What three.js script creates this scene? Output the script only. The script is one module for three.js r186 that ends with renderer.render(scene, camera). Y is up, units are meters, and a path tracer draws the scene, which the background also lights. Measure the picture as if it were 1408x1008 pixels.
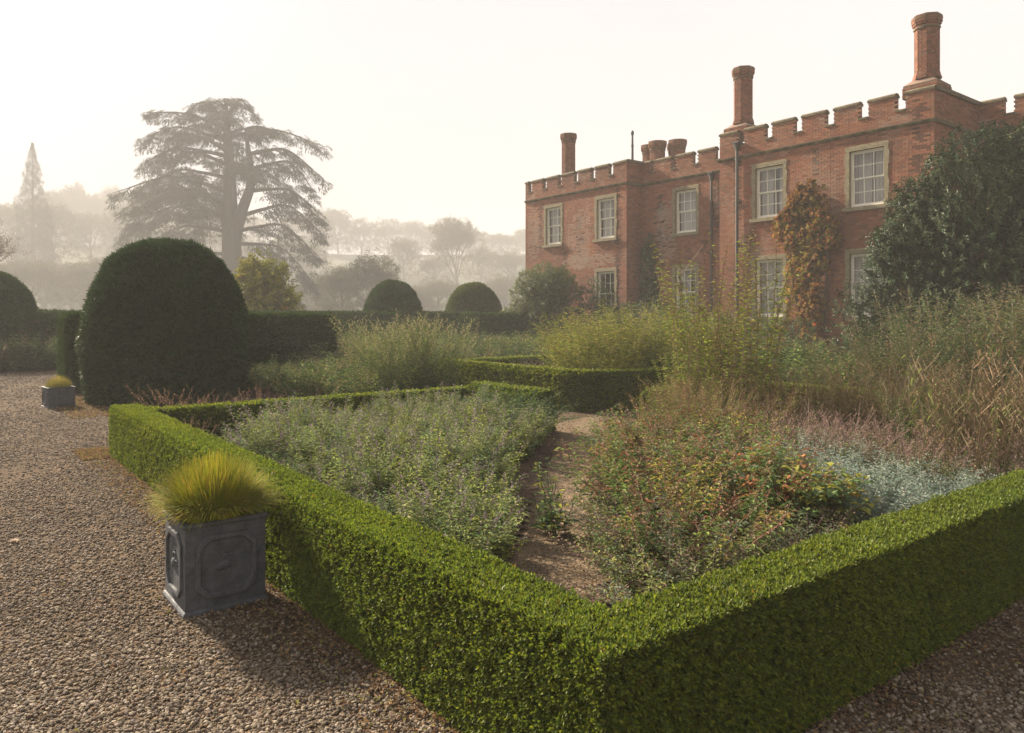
import * as THREE from 'three';
import { mergeGeometries } from 'three/addons/utils/BufferGeometryUtils.js';

// ------------------------------------------------------------------ camera, sky, sun, exposure
// The garden's axes are the world's: +x runs from the gravel walk to the house, -z (written u = -z) runs along the house front.
const scene = new THREE.Scene();
const EYE = 1.8, VX = 0.609, VU = 0.793;                 // eye height and horizontal viewing direction (x, u)
const camera = new THREE.PerspectiveCamera(51.93, 1408 / 1008, 0.1, 3000);
camera.position.set(0, EYE, 0);
camera.lookAt(VX * 10, EYE, -VU * 10);
camera.setViewOffset(1408, 1008, 0, 70, 1408, 1008);     // a rising/falling front, so that verticals stay upright
const renderer = new THREE.WebGLRenderer({ antialias: true });
renderer.toneMapping = THREE.LinearToneMapping;
renderer.toneMappingExposure = 3.5;
renderer.shadowMap.enabled = true;

const rad = (d) => d * Math.PI / 180;
const clamp = (x, a, b) => Math.min(b, Math.max(a, x)), lerp = (a, b, t) => a + (b - a) * t, smooth = (a, b, x) => { const t = clamp((x - a) / (b - a), 0, 1); return t * t * (3 - 2 * t); };
const hash = (x, y, z) => { let h = Math.imul(x, 374761393) + Math.imul(y, 668265263) + Math.imul(z, 2147483647 - 1274126177); h = Math.imul(h ^ (h >>> 13), 1274126177); return ((h ^ (h >>> 16)) >>> 0) / 4294967296; };
function noise3(x, y, z) {
  const X = Math.floor(x), Y = Math.floor(y), Z = Math.floor(z), s = (t) => t * t * (3 - 2 * t), fx = s(x - X), fy = s(y - Y), fz = s(z - Z), L = (a, b, t) => a + (b - a) * t;
  return L(L(L(hash(X, Y, Z), hash(X + 1, Y, Z), fx), L(hash(X, Y + 1, Z), hash(X + 1, Y + 1, Z), fx), fy), L(L(hash(X, Y, Z + 1), hash(X + 1, Y, Z + 1), fx), L(hash(X, Y + 1, Z + 1), hash(X + 1, Y + 1, Z + 1), fx), fy), fz);
}
const fbm = (x, y, z) => noise3(x, y, z) * 0.55 + noise3(x * 2.1 + 7, y * 2.1, z * 2.1) * 0.28 + noise3(x * 4.3, y * 4.3 + 3, z * 4.3) * 0.17;
const SUN_EL = rad(30), SUN_AZ = rad(8);
const sunDir = new THREE.Vector3(-Math.sin(SUN_AZ) * Math.cos(SUN_EL), Math.sin(SUN_EL), -Math.cos(SUN_AZ) * Math.cos(SUN_EL));
{
  const W = 512, H = 256, d = new Float32Array(W * H * 4);
  for (let r = 0; r < H; r++) for (let c = 0; c < W; c++) {
    const up = ((r + 0.5) / H - 0.5) * Math.PI, ph = ((c + 0.5) / W - 0.5) * 2 * Math.PI;
    const x = Math.cos(ph) * Math.cos(up), y = Math.sin(up), z = Math.sin(ph) * Math.cos(up);
    const ang = Math.acos(Math.min(1, Math.max(-1, x * sunDir.x + y * sunDir.y + z * sunDir.z))) * 180 / Math.PI;
    const g1 = smooth(0, 0.62, 0.5 + 0.5 * Math.cos(rad(ang))), g2 = Math.exp(-(ang * ang) / (2 * 11 * 11)); // thin mist: brighter towards the sun, aureole round it
    const e = Math.max(0, y), o = (r * W + c) * 4;
    const k = (1 - 0.5 * smooth(0.38, 1, e)) * (1 + 0.1 * (fbm(x * 2.2 + 4, y * 6, z * 2.2) - 0.5));   // the mist thins overhead and drifts in faint veils
    d[o] = k * (0.062 + 0.186 * g1) * (1 - 0.1 * e) + 0.46 * g2;
    d[o + 1] = k * (0.063 + 0.177 * g1) * (1 - 0.04 * e) + 0.415 * g2;
    d[o + 2] = k * (0.066 + 0.177 * g1) * (1 + 0.1 * e) + 0.36 * g2;
    d[o + 3] = 1;
  }
  const t = new THREE.DataTexture(d, W, H, THREE.RGBAFormat, THREE.FloatType);
  t.mapping = THREE.EquirectangularReflectionMapping; t.magFilter = THREE.LinearFilter; t.needsUpdate = true;
  scene.background = t; scene.environment = t;
}
const sun = new THREE.DirectionalLight(new THREE.Color().setRGB(1, 0.86, 0.67), 5);
sun.name = 'sun'; sun.position.copy(sunDir).multiplyScalar(120); sun.castShadow = true; sun.shadow.radius = 3;
Object.assign(sun.shadow.camera, { left: -70, right: 70, top: 60, bottom: -60, near: 1, far: 400 });
sun.shadow.mapSize.set(4096, 4096);
scene.add(sun, sun.target);
scene.fog = new THREE.FogExp2(new THREE.Color().setRGB(1, 0.985, 0.97), 0.0022);

// ------------------------------------------------------------------ helpers
function rng(seed) { let s = seed | 0; return () => { s = (s + 0x6d2b79f5) | 0; let t = Math.imul(s ^ (s >>> 15), 1 | s); t = (t + Math.imul(t ^ (t >>> 7), 61 | t)) ^ t; return ((t ^ (t >>> 14)) >>> 0) / 4294967296; }; }
const used = new Map();
function numbered(name) { const n = used.get(name) ?? 0; used.set(name, n + 1); return n ? name + '_' + String(n).padStart(3, '0') : name; }
function thing(name, label, category, [x, y, u] = [0, 0, 0], turn = 0, group) {
  const o = new THREE.Group(); o.name = numbered(name); o.position.set(x, y, -u); o.rotation.y = turn;
  o.userData = { label, category }; if (group) o.userData.group = group;
  scene.add(o); return o;
}
function part(name, geo, mat, parent, stuff) {
  const m = new THREE.Mesh(geo, mat); m.name = name; m.castShadow = m.receiveShadow = true;
  if (stuff) m.userData.kind = 'stuff';
  parent.add(m); return m;
}
function structure(name, geo, mat) { const m = new THREE.Mesh(geo, mat); m.name = numbered(name); m.userData.kind = 'structure'; m.receiveShadow = m.castShadow = true; scene.add(m); return m; }
function instanced(name, geo, mat, list, parent) {            // list: [matrix, colour?]
  const m = new THREE.InstancedMesh(geo, mat, list.length);
  list.forEach(([k, c], i) => { m.setMatrixAt(i, k); if (c) m.setColorAt(i, c); });
  m.name = name; m.userData.kind = 'stuff'; m.castShadow = m.receiveShadow = true; parent.add(m); return m;
}
function copyOf(src, label, [x, y, u], turn, s = 1, sy = s) {
  const c = src.clone(); c.name = numbered(src.name.replace(/_\d{3}$/, '')); c.position.set(x, y, -u); c.rotation.y = turn; c.scale.set(s, sy, s);
  c.userData = { ...src.userData }; if (label) c.userData.label = label;
  scene.add(c); return c;
}
const V = (x, y, z) => new THREE.Vector3(x, y, z), rgb = (r, g, b) => new THREE.Color().setRGB(r, g, b);
const box = (w, h, d, x = 0, y = 0, z = 0) => new THREE.BoxGeometry(w, h, d).translate(x, y, z);
const merge = (list) => mergeGeometries(list.map((g) => { const k = g.index ? g.toNonIndexed() : g; for (const a of Object.keys(k.attributes)) if (!['position', 'normal', 'uv'].includes(a)) k.deleteAttribute(a); return k; }));
// frustum test with a margin, to spend leaves and stones where they can be seen
const seenAt = (x, u, m = 0.12) => { const t = x * VX + u * VU, r = x * VU - u * VX; return t > 0.8 && Math.abs(r / t) < 0.68 + m ? t : 0; };

class Build {                                                  // collects leaves, ribbons and tubes into one geometry with vertex colours
  constructor() { this.p = []; this.n = []; this.c = []; }
  tri(a, b, c, ca, cb = ca, cc = ca) {
    const e1x = b.x - a.x, e1y = b.y - a.y, e1z = b.z - a.z, e2x = c.x - a.x, e2y = c.y - a.y, e2z = c.z - a.z;
    let nx = e1y * e2z - e1z * e2y, ny = e1z * e2x - e1x * e2z, nz = e1x * e2y - e1y * e2x; const l = Math.hypot(nx, ny, nz) || 1; nx /= l; ny /= l; nz /= l;
    this.p.push(a.x, a.y, a.z, b.x, b.y, b.z, c.x, c.y, c.z);
    this.n.push(nx, ny, nz, nx, ny, nz, nx, ny, nz);
    this.c.push(ca.r, ca.g, ca.b, cb.r, cb.g, cb.b, cc.r, cc.g, cc.b);
  }
  leaf(at, dir, up, len, wid, col, fold = 0.25, fine = false, droop = 0) {
    const d = dir.clone().normalize(), s = V().crossVectors(d, up); if (s.lengthSq() < 1e-6) s.set(1, 0, 0); s.normalize();
    const nrm = V().crossVectors(s, d).normalize();
    const P = (along, side, lift) => V(at.x + d.x * along + s.x * side + nrm.x * lift, at.y + d.y * along + s.y * side + nrm.y * lift - droop * along * along / (len || 1), at.z + d.z * along + s.z * side + nrm.z * lift);
    const w = wid / 2, a = P(0, 0, 0), t = P(len, 0, 0);
    if (!fine) { const l = P(len * 0.45, w, fold * w), r = P(len * 0.45, -w, fold * w); this.tri(a, t, l, col); this.tri(a, r, t, col); return; }
    const l1 = P(len * 0.3, w * 0.92, fold * w), l2 = P(len * 0.68, w * 0.86, fold * w), r1 = P(len * 0.3, -w * 0.92, fold * w), r2 = P(len * 0.68, -w * 0.86, fold * w), m = P(len * 0.5, 0, -fold * w * 0.3);
    this.tri(a, m, l1, col); this.tri(l1, m, l2, col); this.tri(l2, m, t, col); this.tri(a, r1, m, col); this.tri(r1, r2, m, col); this.tri(r2, t, m, col);
  }
  tube(pts, r0, r1, sides, col, col2 = col) {
    const rings = pts.map((p, i) => {
      const d = V().subVectors(pts[Math.min(i + 1, pts.length - 1)], pts[Math.max(i - 1, 0)]).normalize(), a = Math.abs(d.y) < 0.9 ? V(0, 1, 0) : V(1, 0, 0), s = V().crossVectors(d, a).normalize(), t = V().crossVectors(d, s), r = lerp(r0, r1, i / (pts.length - 1)), out = [];
      for (let k = 0; k < sides; k++) { const w = k / sides * 2 * Math.PI; out.push(p.clone().addScaledVector(s, Math.cos(w) * r).addScaledVector(t, Math.sin(w) * r)); }
      return out;
    });
    for (let i = 0; i < pts.length - 1; i++) { const ca = col.clone().lerp(col2, i / (pts.length - 1)); for (let k = 0; k < sides; k++) { const j = (k + 1) % sides; this.tri(rings[i][k], rings[i + 1][k], rings[i][j], ca); this.tri(rings[i][j], rings[i + 1][k], rings[i + 1][j], ca); } }
  }
  ribbon(pts, w, side, col, col2 = col) {                      // grass blade
    for (let i = 0; i < pts.length - 1; i++) {
      const f = (k) => w * (1 - Math.pow(k / (pts.length - 1), 1.6)) / 2 + 0.0004, a = pts[i], b = pts[i + 1], wa = f(i), wb = f(i + 1), ca = col.clone().lerp(col2, i / (pts.length - 1)), cb = col.clone().lerp(col2, (i + 1) / (pts.length - 1));
      const a1 = a.clone().addScaledVector(side, wa), a2 = a.clone().addScaledVector(side, -wa), b1 = b.clone().addScaledVector(side, wb), b2 = b.clone().addScaledVector(side, -wb);
      this.tri(a1, a2, b1, ca, ca, cb); this.tri(a2, b2, b1, ca, cb, cb);
    }
  }
  get count() { return this.p.length / 9; }
  geo() {
    const g = new THREE.BufferGeometry();
    g.setAttribute('position', new THREE.BufferAttribute(new Float32Array(this.p), 3)); g.setAttribute('normal', new THREE.BufferAttribute(new Float32Array(this.n), 3)); g.setAttribute('color', new THREE.BufferAttribute(new Float32Array(this.c), 3));
    return g;
  }
}
function pick(rand, pal, vary = 0.22) { const c = pal[Math.floor(rand() * pal.length)], k = 1 + (rand() - 0.5) * 2 * vary; return rgb(c[0] * k, c[1] * k, c[2] * k * (1 + (rand() - 0.5) * 0.2)); }

// ------------------------------------------------------------------ textures and materials
function tex(size, f, srgb = false) {
  const d = new Uint8Array(size * size * 4);
  for (let y = 0; y < size; y++) for (let x = 0; x < size; x++) { const c = f(x, y), o = (y * size + x) * 4; d[o] = clamp(c[0], 0, 255); d[o + 1] = clamp(c[1], 0, 255); d[o + 2] = clamp(c[2], 0, 255); d[o + 3] = 255; }
  const t = new THREE.DataTexture(d, size, size); t.wrapS = t.wrapT = THREE.RepeatWrapping; t.magFilter = THREE.LinearFilter; if (srgb) t.colorSpace = THREE.SRGBColorSpace; t.needsUpdate = true; return t;
}
const wrapN = (x, y, cells, size, s) => { const u = x / size * cells, v = y / size * cells, X = Math.floor(u), Y = Math.floor(v), m = (k) => ((k % cells) + cells) % cells, f = (t) => t * t * (3 - 2 * t), a = f(u - X), b = f(v - Y); return lerp(lerp(hash(m(X), m(Y), s), hash(m(X + 1), m(Y), s), a), lerp(hash(m(X), m(Y + 1), s), hash(m(X + 1), m(Y + 1), s), a), b); };
const gravelMap = tex(1024, (x, y) => {
  const g = wrapN(x, y, 256, 1024, 1), g2 = wrapN(x, y, 128, 1024, 2), c = wrapN(x, y, 9, 1024, 3), m = wrapN(x, y, 23, 1024, 4), k = 92 + 66 * g + 44 * (g2 - 0.5) + 26 * (c - 0.5) + 20 * (m - 0.5), h = wrapN(x, y, 200, 1024, 5) - 0.5;
  return [k * (1.08 + h * 0.1), k * 0.98, k * (0.88 - h * 0.12)];
}, true);
const gravelBump = tex(1024, (x, y) => { const k = 255 * (wrapN(x, y, 200, 1024, 11) * 0.6 + wrapN(x, y, 90, 1024, 12) * 0.4); return [k, k, k]; });
const soilMap = tex(512, (x, y) => { const k = 48 + 40 * wrapN(x, y, 128, 512, 21) + 30 * (wrapN(x, y, 40, 512, 22) - 0.5) + 24 * (wrapN(x, y, 8, 512, 23) - 0.5); return [k * 1.2, k * 0.93, k * 0.72]; }, true);
const soilBump = tex(512, (x, y) => { const k = 255 * (wrapN(x, y, 96, 512, 24) * 0.5 + wrapN(x, y, 30, 512, 25) * 0.5); return [k, k, k]; });
const stoneMap = tex(512, (x, y) => { const k = 150 + 26 * (wrapN(x, y, 160, 512, 31) - 0.5) + 50 * (wrapN(x, y, 14, 512, 32) - 0.5) + 36 * (wrapN(x, y, 5, 512, 33) - 0.5); return [k * 1.02, k * 0.96, k * 0.8]; }, true);
const leadMap = tex(512, (x, y) => { const k = 86 + 14 * (wrapN(x, y, 120, 512, 41) - 0.5) + 18 * (wrapN(x, y, 10, 512, 42) - 0.5) + 10 * (wrapN(x, y, 34, 512, 43) - 0.5); return [k * 0.96, k * 0.99, k * 1.05]; }, true);
const leadRough = tex(256, (x, y) => { const k = 165 + 60 * (wrapN(x, y, 12, 256, 44) - 0.5) + 40 * (wrapN(x, y, 60, 256, 45) - 0.5); return [k, k, k]; });
const barkMap = tex(256, (x, y) => { const k = 70 + 50 * (wrapN(x, y * 0.25, 60, 256, 51) - 0.5) + 30 * (wrapN(x, y, 20, 256, 52) - 0.5); return [k * 1.1, k, k * 0.85]; }, true);
const rep = (t, k) => { const c = t.clone(); c.repeat.set(k, k); c.needsUpdate = true; return c; };
const std = (o) => new THREE.MeshStandardMaterial(o), phys = (o) => new THREE.MeshPhysicalMaterial(o);
const M = {
  gravel: phys({ map: gravelMap, bumpMap: gravelBump, bumpScale: 0.02, roughness: 1, specularIntensity: 0.15, color: rgb(0.4, 0.345, 0.285) }),
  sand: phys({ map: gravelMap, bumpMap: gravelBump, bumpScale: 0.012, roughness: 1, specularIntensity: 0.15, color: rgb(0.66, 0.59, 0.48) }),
  pebble: phys({ roughness: 0.9, specularIntensity: 0.5 }),
  soil: std({ map: soilMap, bumpMap: soilBump, bumpScale: 0.03, roughness: 1 }),
  turf: std({ color: rgb(0.045, 0.058, 0.022), roughness: 1 }),
  leaf: phys({ vertexColors: true, roughness: 1, specularIntensity: 0.3, transmission: 0.3, thickness: 0, side: THREE.DoubleSide }),
  gloss: phys({ vertexColors: true, roughness: 1, specularIntensity: 0.35, transmission: 0.42, thickness: 0, clearcoat: 0.24, clearcoatRoughness: 0.36, side: THREE.DoubleSide }),
  shiny: phys({ vertexColors: true, roughness: 1, specularIntensity: 0.4, transmission: 0.2, thickness: 0, clearcoat: 0.42, clearcoatRoughness: 0.32, side: THREE.DoubleSide }),
  holly: phys({ vertexColors: true, roughness: 1, specularIntensity: 0.4, transmission: 0.12, thickness: 0, clearcoat: 0.14, clearcoatRoughness: 0.35, side: THREE.DoubleSide }),
  stem: std({ vertexColors: true, roughness: 0.85 }),
  core: std({ color: rgb(0.13, 0.105, 0.068), roughness: 1 }),
  bark: std({ map: rep(barkMap, 1), roughness: 1 }),
  lead: std({ map: leadMap, roughnessMap: leadRough, roughness: 1.25, metalness: 0.2 }),
  stone: std({ map: stoneMap, color: rgb(0.7, 0.68, 0.63), roughness: 0.95, bumpMap: stoneMap, bumpScale: 0.006 }),
  coping: std({ map: stoneMap, color: rgb(0.36, 0.33, 0.27), roughness: 1, bumpMap: stoneMap, bumpScale: 0.01 }),
  mortar: std({ color: rgb(0.2, 0.125, 0.088), roughness: 1 }),
  brick: std({ roughness: 0.95 }),
  paint: std({ color: rgb(0.72, 0.69, 0.6), roughness: 0.55 }),
  curtain: std({ color: rgb(0.42, 0.41, 0.39), roughness: 1 }),
  glass: phys({ color: 0xffffff, roughness: 0.03, transmission: 1, thickness: 0, ior: 1.65 }),
  iron: std({ color: rgb(0.055, 0.05, 0.048), roughness: 0.6 }),
  room: std({ color: rgb(0.22, 0.2, 0.17), roughness: 1 }),
  slate: std({ color: rgb(0.12, 0.12, 0.13), roughness: 0.8 }),
};

// ------------------------------------------------------------------ ground
const hillH = (x, u) => { const r = Math.hypot(x, u); return smooth(150, 440, r) * 36 + (fbm(x * 0.02, 3, u * 0.02) - 0.5) * 3 * smooth(160, 240, r); };
{
  const R = [0, 10, 25, 45, 60, 70, 80, 92, 105, 120, 135, 150, 170, 190, 215, 240, 270, 300, 340, 380, 410, 440, 480, 560], S = 72, p = [], idx = [];
  R.forEach((r) => { for (let k = 0; k <= S; k++) { const a = k / S * 2 * Math.PI, x = Math.cos(a) * r, u = Math.sin(a) * r; p.push(x, hillH(x, u) - 0.06, -u); } });
  for (let i = 0; i < R.length - 1; i++) for (let k = 0; k < S; k++) { const a = i * (S + 1) + k, b = a + S + 1; idx.push(a, a + 1, b, a + 1, b + 1, b); }
  const g = new THREE.BufferGeometry(); g.setAttribute('position', new THREE.Float32BufferAttribute(p, 3)); g.setIndex(idx); g.computeVertexNormals();
  structure('ground', g, M.turf);
}
function sheet(name, poly, y, mat, mound = 0, step = 0.5) {    // poly: [[x, u], ...] ; uv in units of two metres
  let g;
  if (!mound) { const s = new THREE.Shape(poly.map(([x, u]) => new THREE.Vector2(x, u))); g = new THREE.ShapeGeometry(s); const p = g.attributes.position, uv = new Float32Array(p.count * 2), n = []; for (let i = 0; i < p.count; i++) { const x = p.getX(i), u = p.getY(i); uv.set([x / 2, u / 2], i * 2); p.setXYZ(i, x, y, -u); n.push(0, 1, 0); } g.setAttribute('uv', new THREE.BufferAttribute(uv, 2)); g.setAttribute('normal', new THREE.Float32BufferAttribute(n, 3)); return structure(name, g, mat); }
  return structure(name, mound(y), mat);
}
sheet('gravel_path', [[-40, -12], [24.4, -12], [24.4, 30], [-40, 30]], 0, M.gravel);
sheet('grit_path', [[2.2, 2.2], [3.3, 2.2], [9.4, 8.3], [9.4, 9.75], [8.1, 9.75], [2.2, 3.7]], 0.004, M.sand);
// soil: a gently uneven sheet over a rectangle, kept where inside(x, u)
function soilBed(x0, x1, u0, u1, inside = () => true, lift = 0.03) {
  const st = 0.14, nx = Math.ceil((x1 - x0) / st), nu = Math.ceil((u1 - u0) / st), p = [], uv = [], idx = [], at = (i, j) => i * (nu + 1) + j;
  for (let i = 0; i <= nx; i++) for (let j = 0; j <= nu; j++) { const x = lerp(x0, x1, i / nx), u = lerp(u0, u1, j / nu); p.push(x, lift + 0.07 * (fbm(x * 1.5, 2, u * 1.5) - 0.45) + 0.03 * (fbm(x * 8, 2, u * 8) - 0.5), -u); uv.push(x / 0.9, u / 0.9); }
  for (let i = 0; i < nx; i++) for (let j = 0; j < nu; j++) { const x = lerp(x0, x1, (i + 0.5) / nx), u = lerp(u0, u1, (j + 0.5) / nu); if (!inside(x, u)) continue; idx.push(at(i, j), at(i + 1, j), at(i, j + 1), at(i + 1, j), at(i + 1, j + 1), at(i, j + 1)); }
  const g = new THREE.BufferGeometry(); g.setAttribute('position', new THREE.Float32BufferAttribute(p, 3)); g.setAttribute('uv', new THREE.Float32BufferAttribute(uv, 2)); g.setIndex(idx); g.computeVertexNormals();
  return structure('soil_bed', g, M.soil);
}
const pathOff = (x, u) => u - x - 0.55 + 0.16 * (noise3(x * 1.3, 5, u * 1.3) - 0.5);   // 0 on the middle of the diagonal path
soilBed(1.9, 7.4, 2.0, 10.8, (x, u) => pathOff(x, u) > 0.52);
soilBed(1.9, 11.2, 1.9, 8.6, (x, u) => pathOff(x, u) < -0.52);
soilBed(9.7, 14.6, 10.0, 14.8);
soilBed(4.6, 20, 12.9, 28.5, (x, u) => u > 16.6 || x < 8.2);
soilBed(-12, 4.5, 28.6, 31.2);
soilBed(12.9, 21.5, 1.0, 8.3);
soilBed(16.2, 22.5, 9.8, 28);

// ------------------------------------------------------------------ clipped hedges and domes
// sprigs of small leaves; every clipped plant wears several thousand of them over a dark inside of twigs
function sprig(seed, n, len, wid, spread, pal, fine) {
  const r = rng(seed), b = new Build();
  for (let i = 0; i < n; i++) {
    const a = i * 2.4 + r(), h = (i / n) * spread, out = 0.35 + 0.9 * (1 - i / n) + r() * 0.3;
    const at = V(Math.cos(a) * 0.004, h, Math.sin(a) * 0.004), dir = V(Math.cos(a) * out, 0.75 + r() * 0.4, Math.sin(a) * out);
    b.leaf(at, dir, V(-Math.cos(a), 1, -Math.sin(a)), len * (0.75 + r() * 0.5), wid * (0.8 + r() * 0.4), pick(r, pal), 0.3, fine);
  }
  return b.geo();
}
const BOX = [[0.096, 0.136, 0.0115], [0.116, 0.16, 0.0125], [0.067, 0.105, 0.0115], [0.19, 0.218, 0.0175]];
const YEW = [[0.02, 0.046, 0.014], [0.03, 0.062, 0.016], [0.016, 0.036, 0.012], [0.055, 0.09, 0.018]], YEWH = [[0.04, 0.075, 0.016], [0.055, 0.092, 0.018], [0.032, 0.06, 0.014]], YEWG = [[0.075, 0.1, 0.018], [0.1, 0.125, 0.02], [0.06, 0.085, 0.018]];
const boxSprigs = [1, 2, 3].map((s) => sprig(s, 9, 0.0145, 0.009, 0.023, BOX, true));
const boxFar = [1, 2].map((s) => sprig(10 + s, 9, 0.034, 0.02, 0.05, BOX, false));
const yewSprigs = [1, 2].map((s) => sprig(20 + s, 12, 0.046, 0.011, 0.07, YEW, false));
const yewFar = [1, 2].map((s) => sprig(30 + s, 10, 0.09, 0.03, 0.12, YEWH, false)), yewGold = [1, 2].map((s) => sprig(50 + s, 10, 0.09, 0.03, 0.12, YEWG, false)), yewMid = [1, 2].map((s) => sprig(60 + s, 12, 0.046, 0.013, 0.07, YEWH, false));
const _m = new THREE.Matrix4(), _q = new THREE.Quaternion(), _q2 = new THREE.Quaternion(), UP = V(0, 1, 0);
function place(p, normal, r, s) {
  const d = normal.clone().add(V((r() - 0.5) * 0.7, (r() - 0.5) * 0.7 + 0.12, (r() - 0.5) * 0.7)).normalize();
  _q.setFromUnitVectors(UP, d); _q2.setFromAxisAngle(UP, r() * 6.283); _q.multiply(_q2);
  return new THREE.Matrix4().compose(p, _q, V(s, s, s));
}
const tint = (r, x, y, u, k = 0.35) => { const n = fbm(x * 2.3, y * 2.3, u * 2.3) - 0.5, m = fbm(x * 0.7 + 9, y * 0.7, u * 0.7) - 0.5, v = 1 + n * k + (r() - 0.5) * 0.3; if (r() < 0.007) return rgb(1.5 * v, 0.85 * v, 1.3 * v); return rgb(v * (1 + m * 0.45), v * (1 + m * 0.15), v); };
function hedge(name, label, [x0, x1, u0, u1, H], perM2, kinds, { mat = M.gloss, group, scale = 1, bumpy = 0.03, seed = 5, ends = true, inset = 0.045, curve } = {}) {
  const cx = (x0 + x1) / 2, cu = (u0 + u1) / 2, t = thing(name, label, 'hedge', [cx, 0, cu], 0, group), r = rng(seed), w = x1 - x0, l = u1 - u0, lists = kinds.map(() => []);
  const bend = curve ?? ((x, u) => [x, u]);
  const inner = new THREE.BoxGeometry(w - inset * 2, H - inset, l - inset * 2, Math.max(1, Math.round(w / 0.4)), 1, Math.max(1, Math.round(l / 0.4))).translate(0, (H - inset) / 2, 0);
  if (curve) { const p = inner.attributes.position; for (let i = 0; i < p.count; i++) { const [x, u] = bend(p.getX(i) + cx, cu - p.getZ(i)); p.setXYZ(i, x - cx, p.getY(i), -(u - cu)); } inner.computeVertexNormals(); }
  part('twig_core', inner, M.core, t);
  const faces = [[V(-1, 0, 0), l * H], [V(1, 0, 0), l * H], [V(0, 0, 1), w * H], [V(0, 0, -1), w * H], [V(0, 1, 0), w * l]];
  for (const [n, area] of faces) {
    const count = Math.round(area * perM2 * (n.y ? 1.15 : 1));
    for (let i = 0; i < count; i++) {
      let x = lerp(x0, x1, r()), y = H * Math.pow(r(), 0.95), u = lerp(u0, u1, r());
      if (n.x) x = n.x < 0 ? x0 : x1; if (n.z) u = n.z > 0 ? u0 : u1; if (n.y) y = H;
      const dep = -r() * 0.035 * scale + bumpy * (fbm(x * 3, y * 3, u * 3) - 0.5) * 2;
      const stray = r() < 0.012 ? r() * 0.035 : 0, edge = n.y ? 0 : smooth(H - 0.05, H, y) * 0.018; // rounded shoulders
      const [bx, bu] = bend(x, u);
      if (!seenAt(bx, bu, 0.3)) continue;
      const p = V(bx - cx + n.x * (dep + stray - edge), y + n.y * (dep + stray), -(bu - cu) + n.z * (dep + stray - edge));
      const k = Math.floor(r() * kinds.length);
      lists[k].push([place(p, n, r, scale * (0.8 + r() * 0.45)), tint(r, bx, y, bu)]);
    }
  }
  kinds.forEach((g, k) => lists[k].length && instanced('foliage', g, mat, lists[k], t));
  return t;
}
const BH = 0.62;   // knee-high box edging
hedge('box_hedge', 'knee-high clipped box hedge running past the large lead planter along the gravel walk', [1.81, 2.13, 1.83, 10.85, BH], 8600, boxSprigs, { seed: 11, bumpy: 0.012, inset: 0.04 });
hedge('box_hedge', 'knee-high clipped box hedge with a shaded face before the silver foliage and dry stalks', [2.13, 11.4, 1.83, 2.15, BH], 8600, boxSprigs, { seed: 12, bumpy: 0.012, inset: 0.04 });
hedge('box_hedge', 'thin low box hedge closing the catmint bed towards the big dark dome', [2.13, 7.5, 10.57, 10.83, 0.53], 1700, boxFar, { seed: 13, bumpy: 0.015, inset: 0.04 });
hedge('box_hedge', 'short low box hedge ending at the gravel gap behind the dark rounded mound', [7.2, 7.5, 8.7, 10.55, BH], 1500, boxFar, { seed: 14, bumpy: 0.015 });
hedge('box_hedge', 'short low box hedge beside the gravel gap, behind the russet dry spikes', [8.75, 11.1, 7.75, 8.05, BH], 1500, boxFar, { seed: 15, bumpy: 0.015 });
hedge('box_hedge', 'low dark box hedge behind the tall dry stalks and brown feathery shrub', [11.1, 11.4, 2.15, 8.05, BH], 1500, boxFar, { seed: 16, bumpy: 0.015 });
// the square middle bed, its near corner rounded
const CH = 0.72, cornerBend = (x, u) => { const R = 1.1, kx = 9.45 + R, ku = 9.8 + R; if (x < kx && u < ku) { const dx = kx - x, du = ku - u, m = Math.max(dx, du), l = Math.hypot(dx, du) || 1; return [kx - dx / l * m, ku - du / l * m]; } return [x, u]; };
hedge('box_hedge', 'low box hedge round the middle bed, facing the end of the diagonal gravel path', [9.45, 14.9, 9.8, 10.12, CH], 1500, boxFar, { seed: 17, bumpy: 0.015, curve: cornerBend });
hedge('box_hedge', 'low box hedge of the middle bed running away along the grey mounds', [9.45, 9.77, 10.12, 15.1, CH], 1400, boxFar, { seed: 18, bumpy: 0.015, curve: cornerBend });
hedge('box_hedge', 'thin bright-topped box hedge closing the middle bed behind the grey mounds', [9.77, 14.9, 14.8, 15.1, CH], 900, boxFar, { seed: 19, bumpy: 0.015 });
// tall yew hedges
hedge('yew_hedge', 'tall square-cut yew hedge running behind the big dark dome', [2.5, 9.1, 20.2, 21.5, 1.78], 650, yewMid, { mat: M.leaf, scale: 1.25, seed: 21, bumpy: 0.03, inset: 0.08 });
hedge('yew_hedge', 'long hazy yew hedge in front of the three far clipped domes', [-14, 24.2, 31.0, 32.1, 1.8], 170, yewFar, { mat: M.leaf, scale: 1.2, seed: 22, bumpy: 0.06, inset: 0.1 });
hedge('yew_hedge', 'yew hedge beside the leafy shrub at the house corner', [19.2, 23.6, 27.6, 28.8, 1.75], 260, yewFar, { mat: M.leaf, scale: 1.1, seed: 23, bumpy: 0.05, inset: 0.1 });

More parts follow.
